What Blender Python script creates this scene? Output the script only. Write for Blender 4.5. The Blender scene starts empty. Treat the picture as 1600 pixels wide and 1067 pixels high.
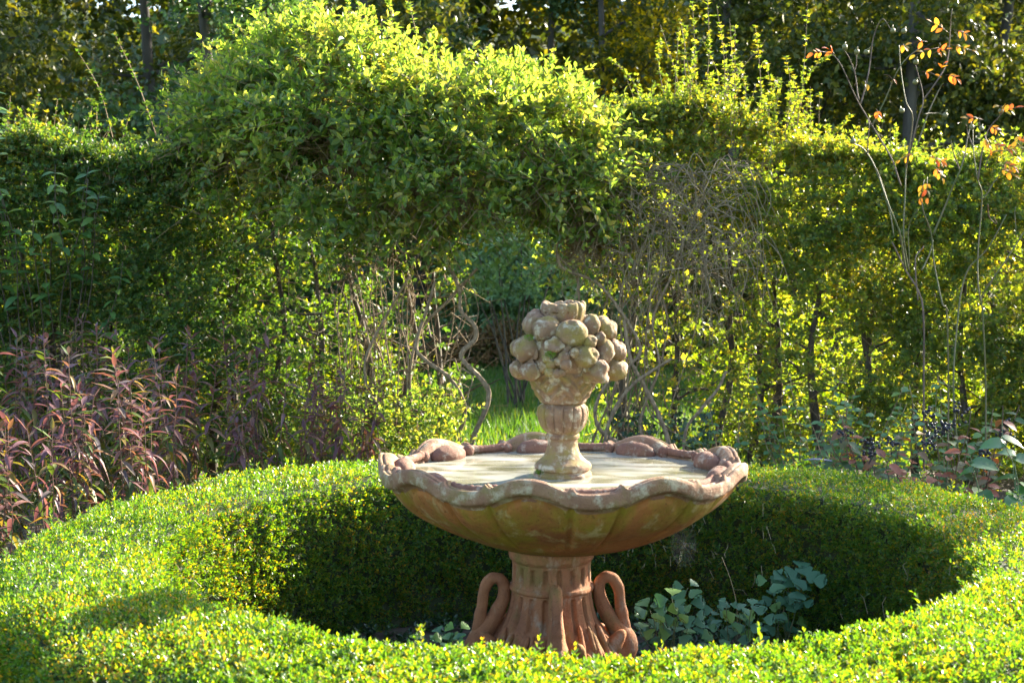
import bpy, math, random
import numpy as np
from mathutils import Vector, Matrix, Quaternion

# ------------------------------------------------------------------ camera, sky, sun, exposure
sc = bpy.context.scene
F_PX = 2222.0
PITCH = math.radians(4.208)
CAM = Vector((-0.185, -5.15, 1.8))
cd = bpy.data.cameras.new('camera'); cam = bpy.data.objects.new('camera', cd)
sc.collection.objects.link(cam); sc.camera = cam
cd.sensor_width = 36.0; cd.lens = 50.0; cd.clip_start = 0.05; cd.clip_end = 500
cam.location = CAM; cam.rotation_euler = (math.radians(90) - PITCH, 0, 0)
cd.dof.use_dof = True; cd.dof.focus_distance = 6.6; cd.dof.aperture_fstop = 5.0

SUN_AZ, SUN_EL = math.radians(49.5), math.radians(25.0)      # azimuth from +Y towards +X
SUN = Vector((math.sin(SUN_AZ)*math.cos(SUN_EL), math.cos(SUN_AZ)*math.cos(SUN_EL), math.sin(SUN_EL)))
w = bpy.data.worlds.new('World'); sc.world = w; w.use_nodes = True
nt = w.node_tree; nt.nodes.clear()
sky = nt.nodes.new('ShaderNodeTexSky'); sky.sky_type = 'NISHITA'; sky.sun_disc = False
sky.sun_elevation = SUN_EL; sky.sun_rotation = SUN_AZ; sky.air_density = 1.0; sky.dust_density = 1.5
bg = nt.nodes.new('ShaderNodeBackground'); bg.inputs['Strength'].default_value = 0.105
wo = nt.nodes.new('ShaderNodeOutputWorld')
nt.links.new(sky.outputs[0], bg.inputs[0]); nt.links.new(bg.outputs[0], wo.inputs[0])
sd = bpy.data.lights.new('sun', 'SUN'); sd.energy = 5.0; sd.angle = math.radians(0.5); sd.color = (1.0, 0.90, 0.72)
so = bpy.data.objects.new('sun', sd); sc.collection.objects.link(so)
so.rotation_euler = SUN.to_track_quat('Z', 'Y').to_euler(); so.location = SUN*30
sc.view_settings.view_transform = 'Standard'; sc.view_settings.look = 'None'
sc.view_settings.gamma = 1.0; sc.view_settings.exposure = 2.7
sc.cycles.max_bounces = 6; sc.cycles.diffuse_bounces = 3; sc.cycles.glossy_bounces = 2
sc.cycles.transmission_bounces = 4; sc.cycles.transparent_max_bounces = 4
sc.cycles.caustics_reflective = False; sc.cycles.caustics_refractive = False
sc.cycles.sample_clamp_indirect = 6.0
sc.cycles.use_denoising = True

COL = sc.collection
rng = np.random.default_rng(7)
random.seed(7)
PI = math.pi

def P(px, py, y):
    """point of the place seen at photo pixel (px,py) on the upright plane at world depth y"""
    a = (px - 800.0)/F_PX; b = (533.5 - py)/F_PX
    d = Vector((a, math.cos(PITCH) + b*math.sin(PITCH), -math.sin(PITCH) + b*math.cos(PITCH)))
    t = (y - CAM.y)/d.y
    return CAM + d*t

# ------------------------------------------------------------------ mesh helpers
def mesh_np(name, V, faces, mat=None, smooth=False):
    """V (n,3); faces: list of (m,k) int arrays"""
    V = np.asarray(V, dtype=np.float32).reshape(-1, 3)
    me = bpy.data.meshes.new(name)
    me.vertices.add(len(V)); me.vertices.foreach_set('co', V.ravel())
    if not isinstance(faces, (list, tuple)): faces = [faces]
    faces = [np.asarray(f, dtype=np.int32) for f in faces if len(f)]
    loops = np.concatenate([f.ravel() for f in faces])
    starts = []; s = 0
    for f in faces:
        starts.append(s + np.arange(len(f), dtype=np.int32)*f.shape[1]); s += f.size
    starts = np.concatenate(starts)
    me.loops.add(len(loops)); me.loops.foreach_set('vertex_index', loops)
    me.polygons.add(len(starts)); me.polygons.foreach_set('loop_start', starts)
    me.update(calc_edges=True)
    me.polygons.foreach_set('use_smooth', np.full(len(starts), smooth))
    if mat is not None: me.materials.append(mat)
    return me

def link(name, data, parent=None, loc=None):
    o = bpy.data.objects.new(name, data); COL.objects.link(o)
    if parent is not None: o.parent = parent
    if loc is not None: o.location = loc
    return o

def tag(o, label=None, cat=None, group=None, kind=None):
    if label: o['label'] = label
    if cat: o['category'] = cat
    if group: o['group'] = group
    if kind: o['kind'] = kind
    return o

def thing(name, label, cat, loc=(0, 0, 0), group=None):
    o = link(name, None, None, loc); o.empty_display_size = 0.1
    return tag(o, label, cat, group)

def local(o, V):
    """world coordinates to the local space of a thing's root (roots are only translated)"""
    return np.asarray(V, dtype=float) - np.array(o.location)

class Geo:
    def __init__(s): s.V = []; s.F = {}; s.n = 0
    def add(s, V, Fs):
        V = np.asarray(V, float).reshape(-1, 3)
        for f in (Fs if isinstance(Fs, (list, tuple)) else [Fs]):
            f = np.asarray(f)
            if len(f): s.F.setdefault(f.shape[1], []).append(f + s.n)
        s.V.append(V); s.n += len(V)
        return s
    def build(s, name, mat, parent=None, smooth=False, shift=None):
        V = np.concatenate(s.V)
        if shift is not None: V = V - np.array(shift)
        me = mesh_np(name, V, [np.concatenate(f) for f in s.F.values()], mat, smooth)
        return link(name, me, parent)

def norm(a): return a/np.maximum(np.linalg.norm(a, axis=-1, keepdims=True), 1e-9)

def spline(pts, n):
    """Catmull-Rom through pts (k,c) -> (n,c)"""
    p = np.asarray(pts, float); k = len(p)
    if k == 2: return p[0] + (p[1]-p[0])*np.linspace(0, 1, n)[:, None]
    q = np.vstack([2*p[0]-p[1], p, 2*p[-1]-p[-2]])
    u = np.linspace(0, k-1-1e-6, n); i = u.astype(int); t = (u-i)[:, None]
    a, b, c, d = q[i], q[i+1], q[i+2], q[i+3]
    return .5*((2*b) + (-a+c)*t + (2*a-5*b+4*c-d)*t*t + (-a+3*b-3*c+d)*t**3)

def tube(path, rad, seg=8, cap=True):
    p = np.asarray(path, float); n = len(p); rad = np.broadcast_to(np.asarray(rad, float), (n,))
    T = norm(np.gradient(p, axis=0))
    ref = np.array([0.31, 0.87, 0.38]); 
    if abs(T[0] @ norm(ref)) > .9: ref = np.array([1., 0, 0])
    u = norm(np.cross(T[0], ref)); U = [u]
    for i in range(1, n):
        u = norm(u - T[i]*(u @ T[i])); U.append(u)
    U = np.array(U); W = np.cross(T, U)
    a = np.arange(seg)*2*PI/seg
    V = p[:, None] + rad[:, None, None]*(np.cos(a)[None, :, None]*U[:, None] + np.sin(a)[None, :, None]*W[:, None])
    V = V.reshape(-1, 3)
    i, j = np.meshgrid(np.arange(n-1), np.arange(seg), indexing='ij'); j2 = (j+1) % seg
    Fq = np.stack([i*seg+j, i*seg+j2, (i+1)*seg+j2, (i+1)*seg+j], -1).reshape(-1, 4)
    fs = [Fq]
    if cap:
        V = np.vstack([V, p[0], p[-1]]); b = n*seg
        jj = np.arange(seg)
        fs.append(np.stack([np.full(seg, b), (jj+1) % seg, jj], -1))
        fs.append(np.stack([np.full(seg, b+1), (n-1)*seg+jj, (n-1)*seg+(jj+1) % seg], -1))
    return V, fs

def grid_rev(fn, nphi, nt):
    """closed surface of revolution: fn(phi,t)->(r,z), phi measured from the front (-y) towards +x"""
    ph = np.arange(nphi)*2*PI/nphi; t = np.arange(nt)
    PH, T = np.meshgrid(ph, t, indexing='ij')
    r, z = fn(PH, T)
    V = np.stack([r*np.sin(PH), -r*np.cos(PH), z], -1).reshape(-1, 3)
    i, j = np.meshgrid(np.arange(nphi), np.arange(nt-1), indexing='ij'); i2 = (i+1) % nphi
    Fq = np.stack([i*nt+j, i2*nt+j, i2*nt+j+1, i*nt+j+1], -1).reshape(-1, 4)
    return V, Fq

def sphere(nu=18, nv=12):
    u = np.arange(nu)*2*PI/nu; v = np.linspace(0, PI, nv+1)
    U, W = np.meshgrid(u, v, indexing='ij')
    V = np.stack([np.sin(W)*np.cos(U), np.sin(W)*np.sin(U), np.cos(W)], -1).reshape(-1, 3)
    i, j = np.meshgrid(np.arange(nu), np.arange(nv), indexing='ij'); i2 = (i+1) % nu; m = nv+1
    Fq = np.stack([i*m+j, i*m+j+1, i2*m+j+1, i2*m+j], -1).reshape(-1, 4)
    return V, Fq

# lattice value noise
_H = rng.random((32, 32, 32))
def vnoise(p, s=1.0, off=0.0):
    p = np.asarray(p, float)*s + off
    i = np.floor(p).astype(int); f = p-i; f = f*f*(3-2*f)
    r = 0
    for dx in (0, 1):
        for dy in (0, 1):
            for dz in (0, 1):
                wgt = (f[..., 0] if dx else 1-f[..., 0])*(f[..., 1] if dy else 1-f[..., 1])*(f[..., 2] if dz else 1-f[..., 2])
                r = r + wgt*_H[(i[..., 0]+dx) % 32, (i[..., 1]+dy) % 32, (i[..., 2]+dz) % 32]
    return r

# ------------------------------------------------------------------ leaf helpers
TPL = {
 'dia': (np.array([(0, 0, 0), (.5, .45, .08), (0, 1, 0), (-.5, .45, .08)], float), [np.array([[0, 1, 2], [0, 2, 3]])]),
 'hex': (np.array([(0, 0, 0), (.42, .26, .10), (.46, .6, .07), (0, 1, -.06), (-.46, .6, .07), (-.42, .26, .10)], float),
         [np.array([[0, 1, 2, 3], [0, 3, 4, 5]])]),
 'lob': (np.array([(0, 0, 0), (.54, .40, .10), (.20, .56, .04), (0, 1, -.04), (-.20, .56, .04), (-.54, .40, .10)], float),
         [np.array([[0, 1, 2, 3], [0, 3, 4, 5]])]),
 'lance': (np.array([(0, 0, 0), (.34, .2, .05), (.5, .45, .06), (.28, .75, .01), (0, 1, -.12), (-.28, .75, .01), (-.5, .45, .06), (-.34, .2, .05)], float),
           [np.array([[0, 1, 2, 3, 4], [0, 4, 5, 6, 7]])]),
}
def leaves(geo, Pp, A, N, L, W, tpl):
    A = norm(A); N = norm(N - A*np.sum(A*N, -1, keepdims=True)); B = np.cross(A, N)
    T, Fs = TPL[tpl]; n = len(Pp); k = len(T)
    L = np.broadcast_to(L, (n,))[:, None, None]; W = np.broadcast_to(W, (n,))[:, None, None]
    V = Pp[:, None] + L*T[None, :, 1:2]*A[:, None] + W*T[None, :, 0:1]*B[:, None] + L*T[None, :, 2:3]*N[:, None]
    off = (np.arange(n)*k)
    geo.add(V.reshape(-1, 3), [(f[None] + off[:, None, None]).reshape(-1, f.shape[1]) for f in Fs])

UP = np.array([0, 0, 1.0])
def sprigs(gl, gt, C, D, n, tl, L, ratio=.55, tpl='hex', spread=.9, rnd=.3, droop=.15, var=.3, tw=.0015, alt=False):
    """leafy twigs: C start points, D directions; n leaves along each, opposite pairs turning"""
    m = len(C); D = norm(D)
    tl = np.broadcast_to(tl, (m,))*(1 + .35*(rng.random(m)-.5)*2)
    ref = norm(rng.normal(size=(m, 3))); U = norm(np.cross(D, ref)); Wv = np.cross(D, U)
    for k in range(n):
        t = (k//2*2 + 1.0)/n if not alt else (k+.6)/n
        pos = C + D*(t*tl)[:, None] - UP*(droop*(t*t)*tl)[:, None]
        psi = (k % 2)*PI + (k//2)*1.45 if not alt else k*2.4
        lat = math.cos(psi)*U + math.sin(psi)*Wv
        ax = D*(.35+.5*t) + lat*spread*(1.05-.55*t) + rng.normal(size=(m, 3))*rnd
        nm = D*.7 + UP*.5 - lat*.2 + rng.normal(size=(m, 3))*.35
        s = L*(1 + var*(rng.random(m)*2-1))*(1.05-.35*t)
        leaves(gl, pos + norm(ax)*.004, ax, nm, s, s*ratio, tpl)
    if gt is not None:
        segs(gt, C - D*.02, C + D*tl[:, None]*.9 - UP*(droop*.8*tl)[:, None], tw)

def segs(g, A, B, r, r2=None):
    """straight three-sided twigs A->B"""
    m = len(A); T = norm(B-A); ref = np.where(np.abs(T[:, 2:3]) > .9, np.array([[1., 0, 0]]), UP[None])
    U = norm(np.cross(T, ref)); W = np.cross(T, U)
    r = np.broadcast_to(r, (m,))[:, None]; r2 = r*.6 if r2 is None else np.broadcast_to(r2, (m,))[:, None]
    V = np.empty((m, 6, 3))
    for k in range(3):
        c, s = math.cos(k*2.0944), math.sin(k*2.0944)
        V[:, k] = A + r*(c*U + s*W); V[:, 3+k] = B + r2*(c*U + s*W)
    f = np.array([[0, 1, 4, 3], [1, 2, 5, 4], [2, 0, 3, 5]])
    g.add(V.reshape(-1, 3), [(f[None] + (np.arange(m)*6)[:, None, None]).reshape(-1, 4)])

# ------------------------------------------------------------------ materials
def new_mat(name):
    m = bpy.data.materials.new(name); m.use_nodes = True; m.node_tree.nodes.clear()
    return m, m.node_tree.nodes, m.node_tree.links

def ramp(N, cols, interp='LINEAR'):
    r = N.new('ShaderNodeValToRGB'); r.color_ramp.interpolation = interp
    el = r.color_ramp.elements
    while len(el) < len(cols): el.new(0.5)
    for e, (p, c) in zip(el, cols): e.position = p; e.color = (*c, 1)
    return r

def leaf_mat(name, cols, tint=(1.5, 1.5, .55), trans=.42, rough=.42, spec=.4, obj=False, nscale=1.3, namt=.35):
    """thin leaf: reflects its own colour, lets yellower light through; each leaf takes its own tint"""
    m, N, K = new_mat(name)
    if obj:
        s = N.new('ShaderNodeObjectInfo').outputs['Random']
    else:
        s = N.new('ShaderNodeNewGeometry').outputs['Random Per Island']
    tc = N.new('ShaderNodeTexCoord')
    nz = N.new('ShaderNodeTexNoise'); nz.inputs['Scale'].default_value = nscale; nz.inputs['Detail'].default_value = 1
    if obj:
        g2 = N.new('ShaderNodeNewGeometry'); K.new(g2.outputs['Position'], nz.inputs['Vector'])
    else:
        K.new(tc.outputs['Object'], nz.inputs['Vector'])
    mx = N.new('ShaderNodeMath'); mx.operation = 'MULTIPLY_ADD'; mx.inputs[1].default_value = namt*2; mx.inputs[2].default_value = -namt
    K.new(nz.outputs[0], mx.inputs[0])
    ad = N.new('ShaderNodeMath'); ad.operation = 'ADD'; ad.use_clamp = True
    K.new(s, ad.inputs[0]); K.new(mx.outputs[0], ad.inputs[1])
    r = ramp(N, cols); K.new(ad.outputs[0], r.inputs[0])
    b = N.new('ShaderNodeBsdfPrincipled'); b.inputs['Roughness'].default_value = rough
    b.inputs['Specular IOR Level'].default_value = spec
    K.new(r.outputs[0], b.inputs['Base Color'])
    mu = N.new('ShaderNodeMixRGB'); mu.blend_type = 'MULTIPLY'; mu.inputs[0].default_value = 1
    K.new(r.outputs[0], mu.inputs[1]); mu.inputs[2].default_value = (*[t*1.0 for t in tint], 1)
    t = N.new('ShaderNodeBsdfTranslucent'); K.new(mu.outputs[0], t.inputs[0])
    mi = N.new('ShaderNodeMixShader'); mi.inputs[0].default_value = trans
    K.new(b.outputs[0], mi.inputs[1]); K.new(t.outputs[0], mi.inputs[2])
    o = N.new('ShaderNodeOutputMaterial'); K.new(mi.outputs[0], o.inputs[0])
    return m

def bark_mat(name, c1, c2, scale=18, stretch=(1, 1, .25), rough=.85, bump=.5):
    m, N, K = new_mat(name)
    g = N.new('ShaderNodeNewGeometry'); mp = N.new('ShaderNodeMapping'); mp.inputs['Scale'].default_value = stretch
    K.new(g.outputs['Position'], mp.inputs[0])
    nz = N.new('ShaderNodeTexNoise'); nz.inputs['Scale'].default_value = scale; nz.inputs['Detail'].default_value = 4
    K.new(mp.outputs[0], nz.inputs[0])
    r = ramp(N, [(.35, c1), (.65, c2)]); K.new(nz.outputs[0], r.inputs[0])
    b = N.new('ShaderNodeBsdfPrincipled'); b.inputs['Roughness'].default_value = rough; K.new(r.outputs[0], b.inputs[0])
    bp = N.new('ShaderNodeBump'); bp.inputs['Strength'].default_value = bump; bp.inputs['Distance'].default_value = .01
    K.new(nz.outputs[0], bp.inputs['Height']); K.new(bp.outputs[0], b.inputs['Normal'])
    o = N.new('ShaderNodeOutputMaterial'); K.new(b.outputs[0], o.inputs[0])
    return m

def stone_mat(name, base, alt, lichen, algae, lich_amt=.45, alg_amt=.5, s=9.0, st=(1, 1, 1)):
    """weathered terracotta: two clay tones, pale lichen spots, olive algae patches, fine pits"""
    m, N, K = new_mat(name)
    g = N.new('ShaderNodeNewGeometry')
    def nz(sc_, det, off):
        mp = N.new('ShaderNodeMapping'); mp.inputs['Location'].default_value = off; mp.inputs['Scale'].default_value = st if det == 6 else (1, 1, 1); K.new(g.outputs['Position'], mp.inputs[0])
        n = N.new('ShaderNodeTexNoise'); n.inputs['Scale'].default_value = sc_; n.inputs['Detail'].default_value = det
        n.inputs['Roughness'].default_value = .65; K.new(mp.outputs[0], n.inputs[0]); return n
    n1 = nz(s, 5, (0, 0, 0)); n2 = nz(s*.55, 6, (3, 1, 7)); n3 = nz(s*1.6, 6, (9, 4, 2)); n4 = nz(s*14, 3, (1, 1, 1))
    r1 = ramp(N, [(.35, base), (.68, alt)]); K.new(n1.outputs[0], r1.inputs[0])
    ra = ramp(N, [(.62-.3*alg_amt, (0, 0, 0)), (.80-.3*alg_amt, (1, 1, 1))]); K.new(n2.outputs[0], ra.inputs[0])
    ma = N.new('ShaderNodeMixRGB'); K.new(ra.outputs[0], ma.inputs[0]); K.new(r1.outputs[0], ma.inputs[1]); ma.inputs[2].default_value = (*algae, 1)
    rl = ramp(N, [(.66-.25*lich_amt, (0, 0, 0)), (.80-.25*lich_amt, (1, 1, 1))]); K.new(n3.outputs[0], rl.inputs[0])
    ml = N.new('ShaderNodeMixRGB'); K.new(rl.outputs[0], ml.inputs[0]); K.new(ma.outputs[0], ml.inputs[1]); ml.inputs[2].default_value = (*lichen, 1)
    # small dark pits and pale specks
    rp = ramp(N, [(.30, (.45, .42, .38)), (.42, (1, 1, 1)), (.66, (1, 1, 1)), (.74, (1.35, 1.33, 1.28))]); K.new(n4.outputs[0], rp.inputs[0])
    mp_ = N.new('ShaderNodeMixRGB'); mp_.blend_type = 'MULTIPLY'; mp_.inputs[0].default_value = .8
    K.new(ml.outputs[0], mp_.inputs[1]); K.new(rp.outputs[0], mp_.inputs[2])
    b = N.new('ShaderNodeBsdfPrincipled'); b.inputs['Roughness'].default_value = .82; b.inputs['Specular IOR Level'].default_value = .3
    K.new(mp_.outputs[0], b.inputs[0])
    ad = N.new('ShaderNodeMath'); ad.operation = 'MULTIPLY_ADD'; ad.inputs[1].default_value = .35
    K.new(n4.outputs[0], ad.inputs[0]); K.new(n3.outputs[0], ad.inputs[2])
    bp = N.new('ShaderNodeBump'); bp.inputs['Strength'].default_value = .8; bp.inputs['Distance'].default_value = .010
    K.new(ad.outputs[0], bp.inputs['Height']); K.new(bp.outputs[0], b.inputs['Normal'])
    o = N.new('ShaderNodeOutputMaterial'); K.new(b.outputs[0], o.inputs[0])
    return m

M = {}
M['box'] = leaf_mat('box leaf', [(0, (.032, .100, .022)), (.45, (.058, .140, .024)), (.8, (.110, .172, .020)), (.94, (.19, .18, .020)), (1, (.24, .16, .03))],
                    tint=(3.5, 2.75, .25), trans=.46, rough=.34, spec=.45, nscale=2.2, namt=.25)
M['haw'] = leaf_mat('hawthorn leaf', [(0, (.032, .080, .024)), (.5, (.062, .122, .030)), (.85, (.11, .16, .032)), (1, (.22, .20, .03))],
                    tint=(2.4, 2.2, .5), trans=.44, rough=.45, spec=.35, nscale=1.2, namt=.3)
M['haw_sunlit'] = leaf_mat('sunlit hawthorn leaf', [(0, (.050, .095, .024)), (.5, (.095, .150, .032)), (.85, (.16, .19, .036)), (1, (.26, .22, .04))],
                    tint=(3.2, 2.7, .6), trans=.52, rough=.42, spec=.4, nscale=1.2, namt=.3)  # sunlit yellow of the right hedge put into the leaf colour
M['honey'] = leaf_mat('honeysuckle leaf', [(0, (.045, .100, .032)), (.5, (.090, .155, .045)), (.85, (.155, .205, .065)), (1, (.25, .25, .10))],
                    tint=(3.9, 3.1, .8), trans=.58, rough=.34, spec=.5, nscale=1.6, namt=.35)
M['ivy'] = leaf_mat('ivy leaf', [(0, (.018, .045, .020)), (1, (.045, .09, .03))], trans=.15, rough=.3, spec=.45)
M['wood'] = leaf_mat('woodland leaf', [(0, (.028, .050, .012)), (.6, (.060, .085, .018)), (1, (.15, .15, .022))], tint=(2.0, 1.7, .4), trans=.4, rough=.36, spec=.4, nscale=.5, namt=.3)
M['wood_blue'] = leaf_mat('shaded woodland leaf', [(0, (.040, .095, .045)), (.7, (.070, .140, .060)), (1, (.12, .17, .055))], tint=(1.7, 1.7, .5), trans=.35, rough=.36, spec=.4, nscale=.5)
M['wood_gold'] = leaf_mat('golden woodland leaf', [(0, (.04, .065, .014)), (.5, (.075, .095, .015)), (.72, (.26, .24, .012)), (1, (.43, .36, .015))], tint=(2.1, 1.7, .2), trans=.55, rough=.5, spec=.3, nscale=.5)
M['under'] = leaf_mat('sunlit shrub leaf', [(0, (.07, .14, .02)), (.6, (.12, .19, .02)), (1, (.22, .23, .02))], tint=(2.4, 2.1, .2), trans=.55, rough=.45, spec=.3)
M['laurel'] = leaf_mat('willow leaf', [(0, (.10, .18, .08)), (.7, (.14, .23, .10)), (1, (.20, .26, .08))], tint=(1.8, 1.8, .5), trans=.35, rough=.4, spec=.4, nscale=.6)
M['bracken'] = leaf_mat('dead bracken', [(0, (.13, .075, .035)), (.6, (.22, .13, .055)), (1, (.16, .15, .04))], tint=(1.3, 1.1, .6), trans=.3, rough=.8, spec=.1)
M['grass'] = leaf_mat('grass blade', [(0, (.040, .10, .020)), (.6, (.070, .145, .028)), (.9, (.12, .16, .035)), (1, (.18, .16, .05))], tint=(1.8, 1.8, .4), trans=.4, rough=.45, spec=.25, nscale=.7)
M['purple'] = leaf_mat('purple leaf', [(0, (.105, .055, .066)), (.35, (.165, .086, .096)), (.6, (.18, .095, .074)), (.8, (.185, .12, .056)), (1, (.13, .082, .10))],
                       tint=(1.6, 1.1, .9), trans=.35, rough=.45, spec=.35, obj=True, namt=.1)
M['olive'] = leaf_mat('olive leaf', [(0, (.045, .085, .025)), (.6, (.085, .125, .03)), (1, (.20, .13, .04))], tint=(1.8, 1.6, .5), trans=.4, rough=.45, spec=.35, obj=True, namt=.1)
M['greyleaf'] = leaf_mat('withered leaf', [(0, (.06, .052, .068)), (1, (.13, .10, .08))], tint=(1.2, 1, .8), trans=.25, rough=.7, spec=.2, obj=True, namt=.1)
M['rose'] = leaf_mat('rose leaf', [(0, (.34, .08, .03)), (.3, (.40, .16, .03)), (.7, (.38, .25, .03)), (1, (.16, .18, .03))], tint=(1.8, 1.4, .6), trans=.5, rough=.45, spec=.4, obj=True, namt=.05)
M['snow'] = leaf_mat('snowberry leaf', [(0, (.085, .185, .08)), (.6, (.13, .25, .11)), (1, (.17, .26, .06))], tint=(1.4, 1.5, .5), trans=.38, rough=.45, spec=.4, obj=True, namt=.1)
M['dogw'] = leaf_mat('dogwood leaf', [(0, (.05, .11, .04)), (.45, (.09, .14, .05)), (.7, (.25, .10, .06)), (1, (.34, .13, .08))], tint=(1.5, 1.2, .6), trans=.38, rough=.42, spec=.4, obj=True, namt=.15)
M['bigleaf'] = leaf_mat('broad leaf', [(0, (.045, .13, .045)), (1, (.08, .19, .06))], tint=(1.4, 1.5, .4), trans=.32, rough=.35, spec=.5, obj=True)
M['colum'] = leaf_mat('columbine leaf', [(0, (.050, .145, .075)), (.75, (.075, .19, .095)), (.88, (.10, .21, .05)), (1, (.14, .25, .04))], tint=(1.3, 1.5, .6), trans=.3, rough=.5, spec=.3, obj=True, namt=.05)
M['elder'] = leaf_mat('elder leaf', [(0, (.05, .13, .045)), (.6, (.09, .19, .05)), (1, (.17, .24, .05))], tint=(1.7, 1.6, .4), trans=.42, rough=.4, spec=.45, obj=True)
M['bark'] = bark_mat('hawthorn bark', (.035, .027, .02), (.10, .08, .055), 40)
M['twig'] = bark_mat('twig bark', (.13, .085, .045), (.30, .21, .115), 30)
M['vine'] = bark_mat('vine bark', (.12, .08, .045), (.28, .20, .12), 55, (1, 1, .5), bump=.8)
M['deadvine'] = bark_mat('dead vine', (.14, .105, .065), (.29, .22, .14), 30)
M['treebark'] = bark_mat('tree bark', (.025, .022, .018), (.08, .07, .055), 6)
M['cane'] = bark_mat('rose cane', (.07, .085, .025), (.13, .10, .05), 20, (1, 1, .3), rough=.6, bump=.2)
M['oldcane'] = bark_mat('old rose wood', (.07, .045, .035), (.17, .12, .09), 30)
M['redstem'] = bark_mat('red stem', (.075, .032, .025), (.14, .065, .038), 20, rough=.6, bump=.2)
M['greenstem'] = bark_mat('green stem', (.07, .12, .04), (.12, .14, .06), 20, rough=.6, bump=.2)
M['clay'] = stone_mat('terracotta', (.36, .145, .06), (.23, .09, .042), (.38, .25, .16), (.16, .12, .03), .42, .38, 9, (1.4, 1.4, .6))
M['bowl'] = stone_mat('algae stained terracotta', (.30, .115, .030), (.19, .072, .022), (.33, .25, .11), (.20, .145, .014), .42, .56, 5, (1.9, 1.9, .55))
M['lip'] = stone_mat('lichened terracotta', (.25, .145, .085), (.17, .085, .05), (.36, .30, .21), (.16, .125, .04), .6, .35, 12)
M['shell'] = stone_mat('pink terracotta', (.20, .100, .066), (.125, .056, .038), (.33, .26, .20), (.14, .09, .048), .5, .2, 14)
M['finial'] = stone_mat('cast stone', (.26, .160, .095), (.145, .080, .050), (.42, .36, .26), (.22, .165, .045), .55, .58, 17)

def water_mat():
    m, N, K = new_mat('milky water')
    g = N.new('ShaderNodeNewGeometry'); mp = N.new('ShaderNodeMapping'); mp.inputs['Scale'].default_value = (2.2, 6, 1); mp.inputs['Rotation'].default_value = (0, 0, .5)
    K.new(g.outputs['Position'], mp.inputs[0])
    n = N.new('ShaderNodeTexNoise'); n.inputs['Scale'].default_value = 2.0; n.inputs['Detail'].default_value = 5; K.new(mp.outputs[0], n.inputs[0])
    r = ramp(N, [(.38, (.15, .14, .085)), (.60, (.38, .375, .32))]); K.new(n.outputs[0], r.inputs[0])  # dark streaks in the colour stand in for shadows across the water
    b = N.new('ShaderNodeBsdfPrincipled'); b.inputs['Roughness'].default_value = .05; b.inputs['IOR'].default_value = 1.33
    K.new(r.outputs[0], b.inputs[0])
    n2 = N.new('ShaderNodeTexNoise'); n2.inputs['Scale'].default_value = 22; n2.inputs['Detail'].default_value = 2; K.new(g.outputs['Position'], n2.inputs[0])
    bp = N.new('ShaderNodeBump'); bp.inputs['Strength'].default_value = .08; bp.inputs['Distance'].default_value = .004
    K.new(n2.outputs[0], bp.inputs['Height']); K.new(bp.outputs[0], b.inputs['Normal'])
    o = N.new('ShaderNodeOutputMaterial'); K.new(b.outputs[0], o.inputs[0]); return m
M['water'] = water_mat()

def simple(name, c, rough=.6, spec=.4):
    m, N, K = new_mat(name)
    g = N.new('ShaderNodeNewGeometry'); n = N.new('ShaderNodeTexNoise'); n.inputs['Scale'].default_value = 40; K.new(g.outputs['Position'], n.inputs[0])
    r = ramp(N, [(.3, tuple(x*.7 for x in c)), (.7, c)]); K.new(n.outputs[0], r.inputs[0])
    b = N.new('ShaderNodeBsdfPrincipled'); b.inputs['Roughness'].default_value = rough; b.inputs['Specular IOR Level'].default_value = spec
    K.new(r.outputs[0], b.inputs[0]); o = N.new('ShaderNodeOutputMaterial'); K.new(b.outputs[0], o.inputs[0]); return m
M['soil'] = bark_mat('soil', (.035, .025, .017), (.085, .06, .04), 14, (1, 1, 1), bump=1)
M['turf'] = bark_mat('turf', (.030, .065, .014), (.06, .10, .022), 9, (1, 1, 1), bump=.6)
M['core'] = bark_mat('hedge twigs and shade', (.022, .036, .010), (.05, .06, .02), 60, (1, 1, 1), bump=1)  # dark tone paints inner twigs and the shade among them
M['backdrop'] = bark_mat('distant foliage', (.015, .03, .01), (.06, .085, .02), 3, (1, 1, 1), bump=1)  # dark foliage tone for the added sheet that hides the sky
M['moss'] = simple('moss', (.12, .22, .02), .95, .1)
M['hip'] = simple('rose hip', (.16, .15, .06), .45)
M['berry'] = simple('dark berry', (.012, .012, .022), .3, .5)
M['feather'] = simple('grey feather', (.11, .12, .15), .7)
M['pale'] = simple('white feather', (.7, .7, .68), .7)
M['straw'] = simple('straw', (.42, .34, .20), .7)
M['silk'] = simple('spider silk', (.35, .35, .32), .4, .5)
M['petal'] = simple('cream petal', (.62, .55, .30), .6)

# ------------------------------------------------------------------ the setting
def sheet(name, pts, z, mat):
    V = np.array([(x, y, z) for x, y in pts]); me = mesh_np(name, V, np.arange(len(pts))[None], mat)
    o = link(name, me); o['kind'] = 'structure'; return o
sheet('ground', [(-150, -60), (150, -60), (150, 240), (-150, 240)], 0, M['turf'])
a = np.arange(48)*2*PI/48
sheet('garden_bed', list(zip(1.95*np.cos(a), 1.95*np.sin(a))), .004, M['soil'])
sheet('flower_border', [(-7, .5), (-2.2, .6), (-1.6, 1.6), (-.5, 2.2), (-.45, 5.9), (-7, 5.9)], .008, M['soil'])
sheet('shrub_border', [(.35, 2.2), (1.5, 1.7), (2.1, .9), (7, .6), (7, 5.9), (.45, 5.9)], .012, M['soil'])

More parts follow.
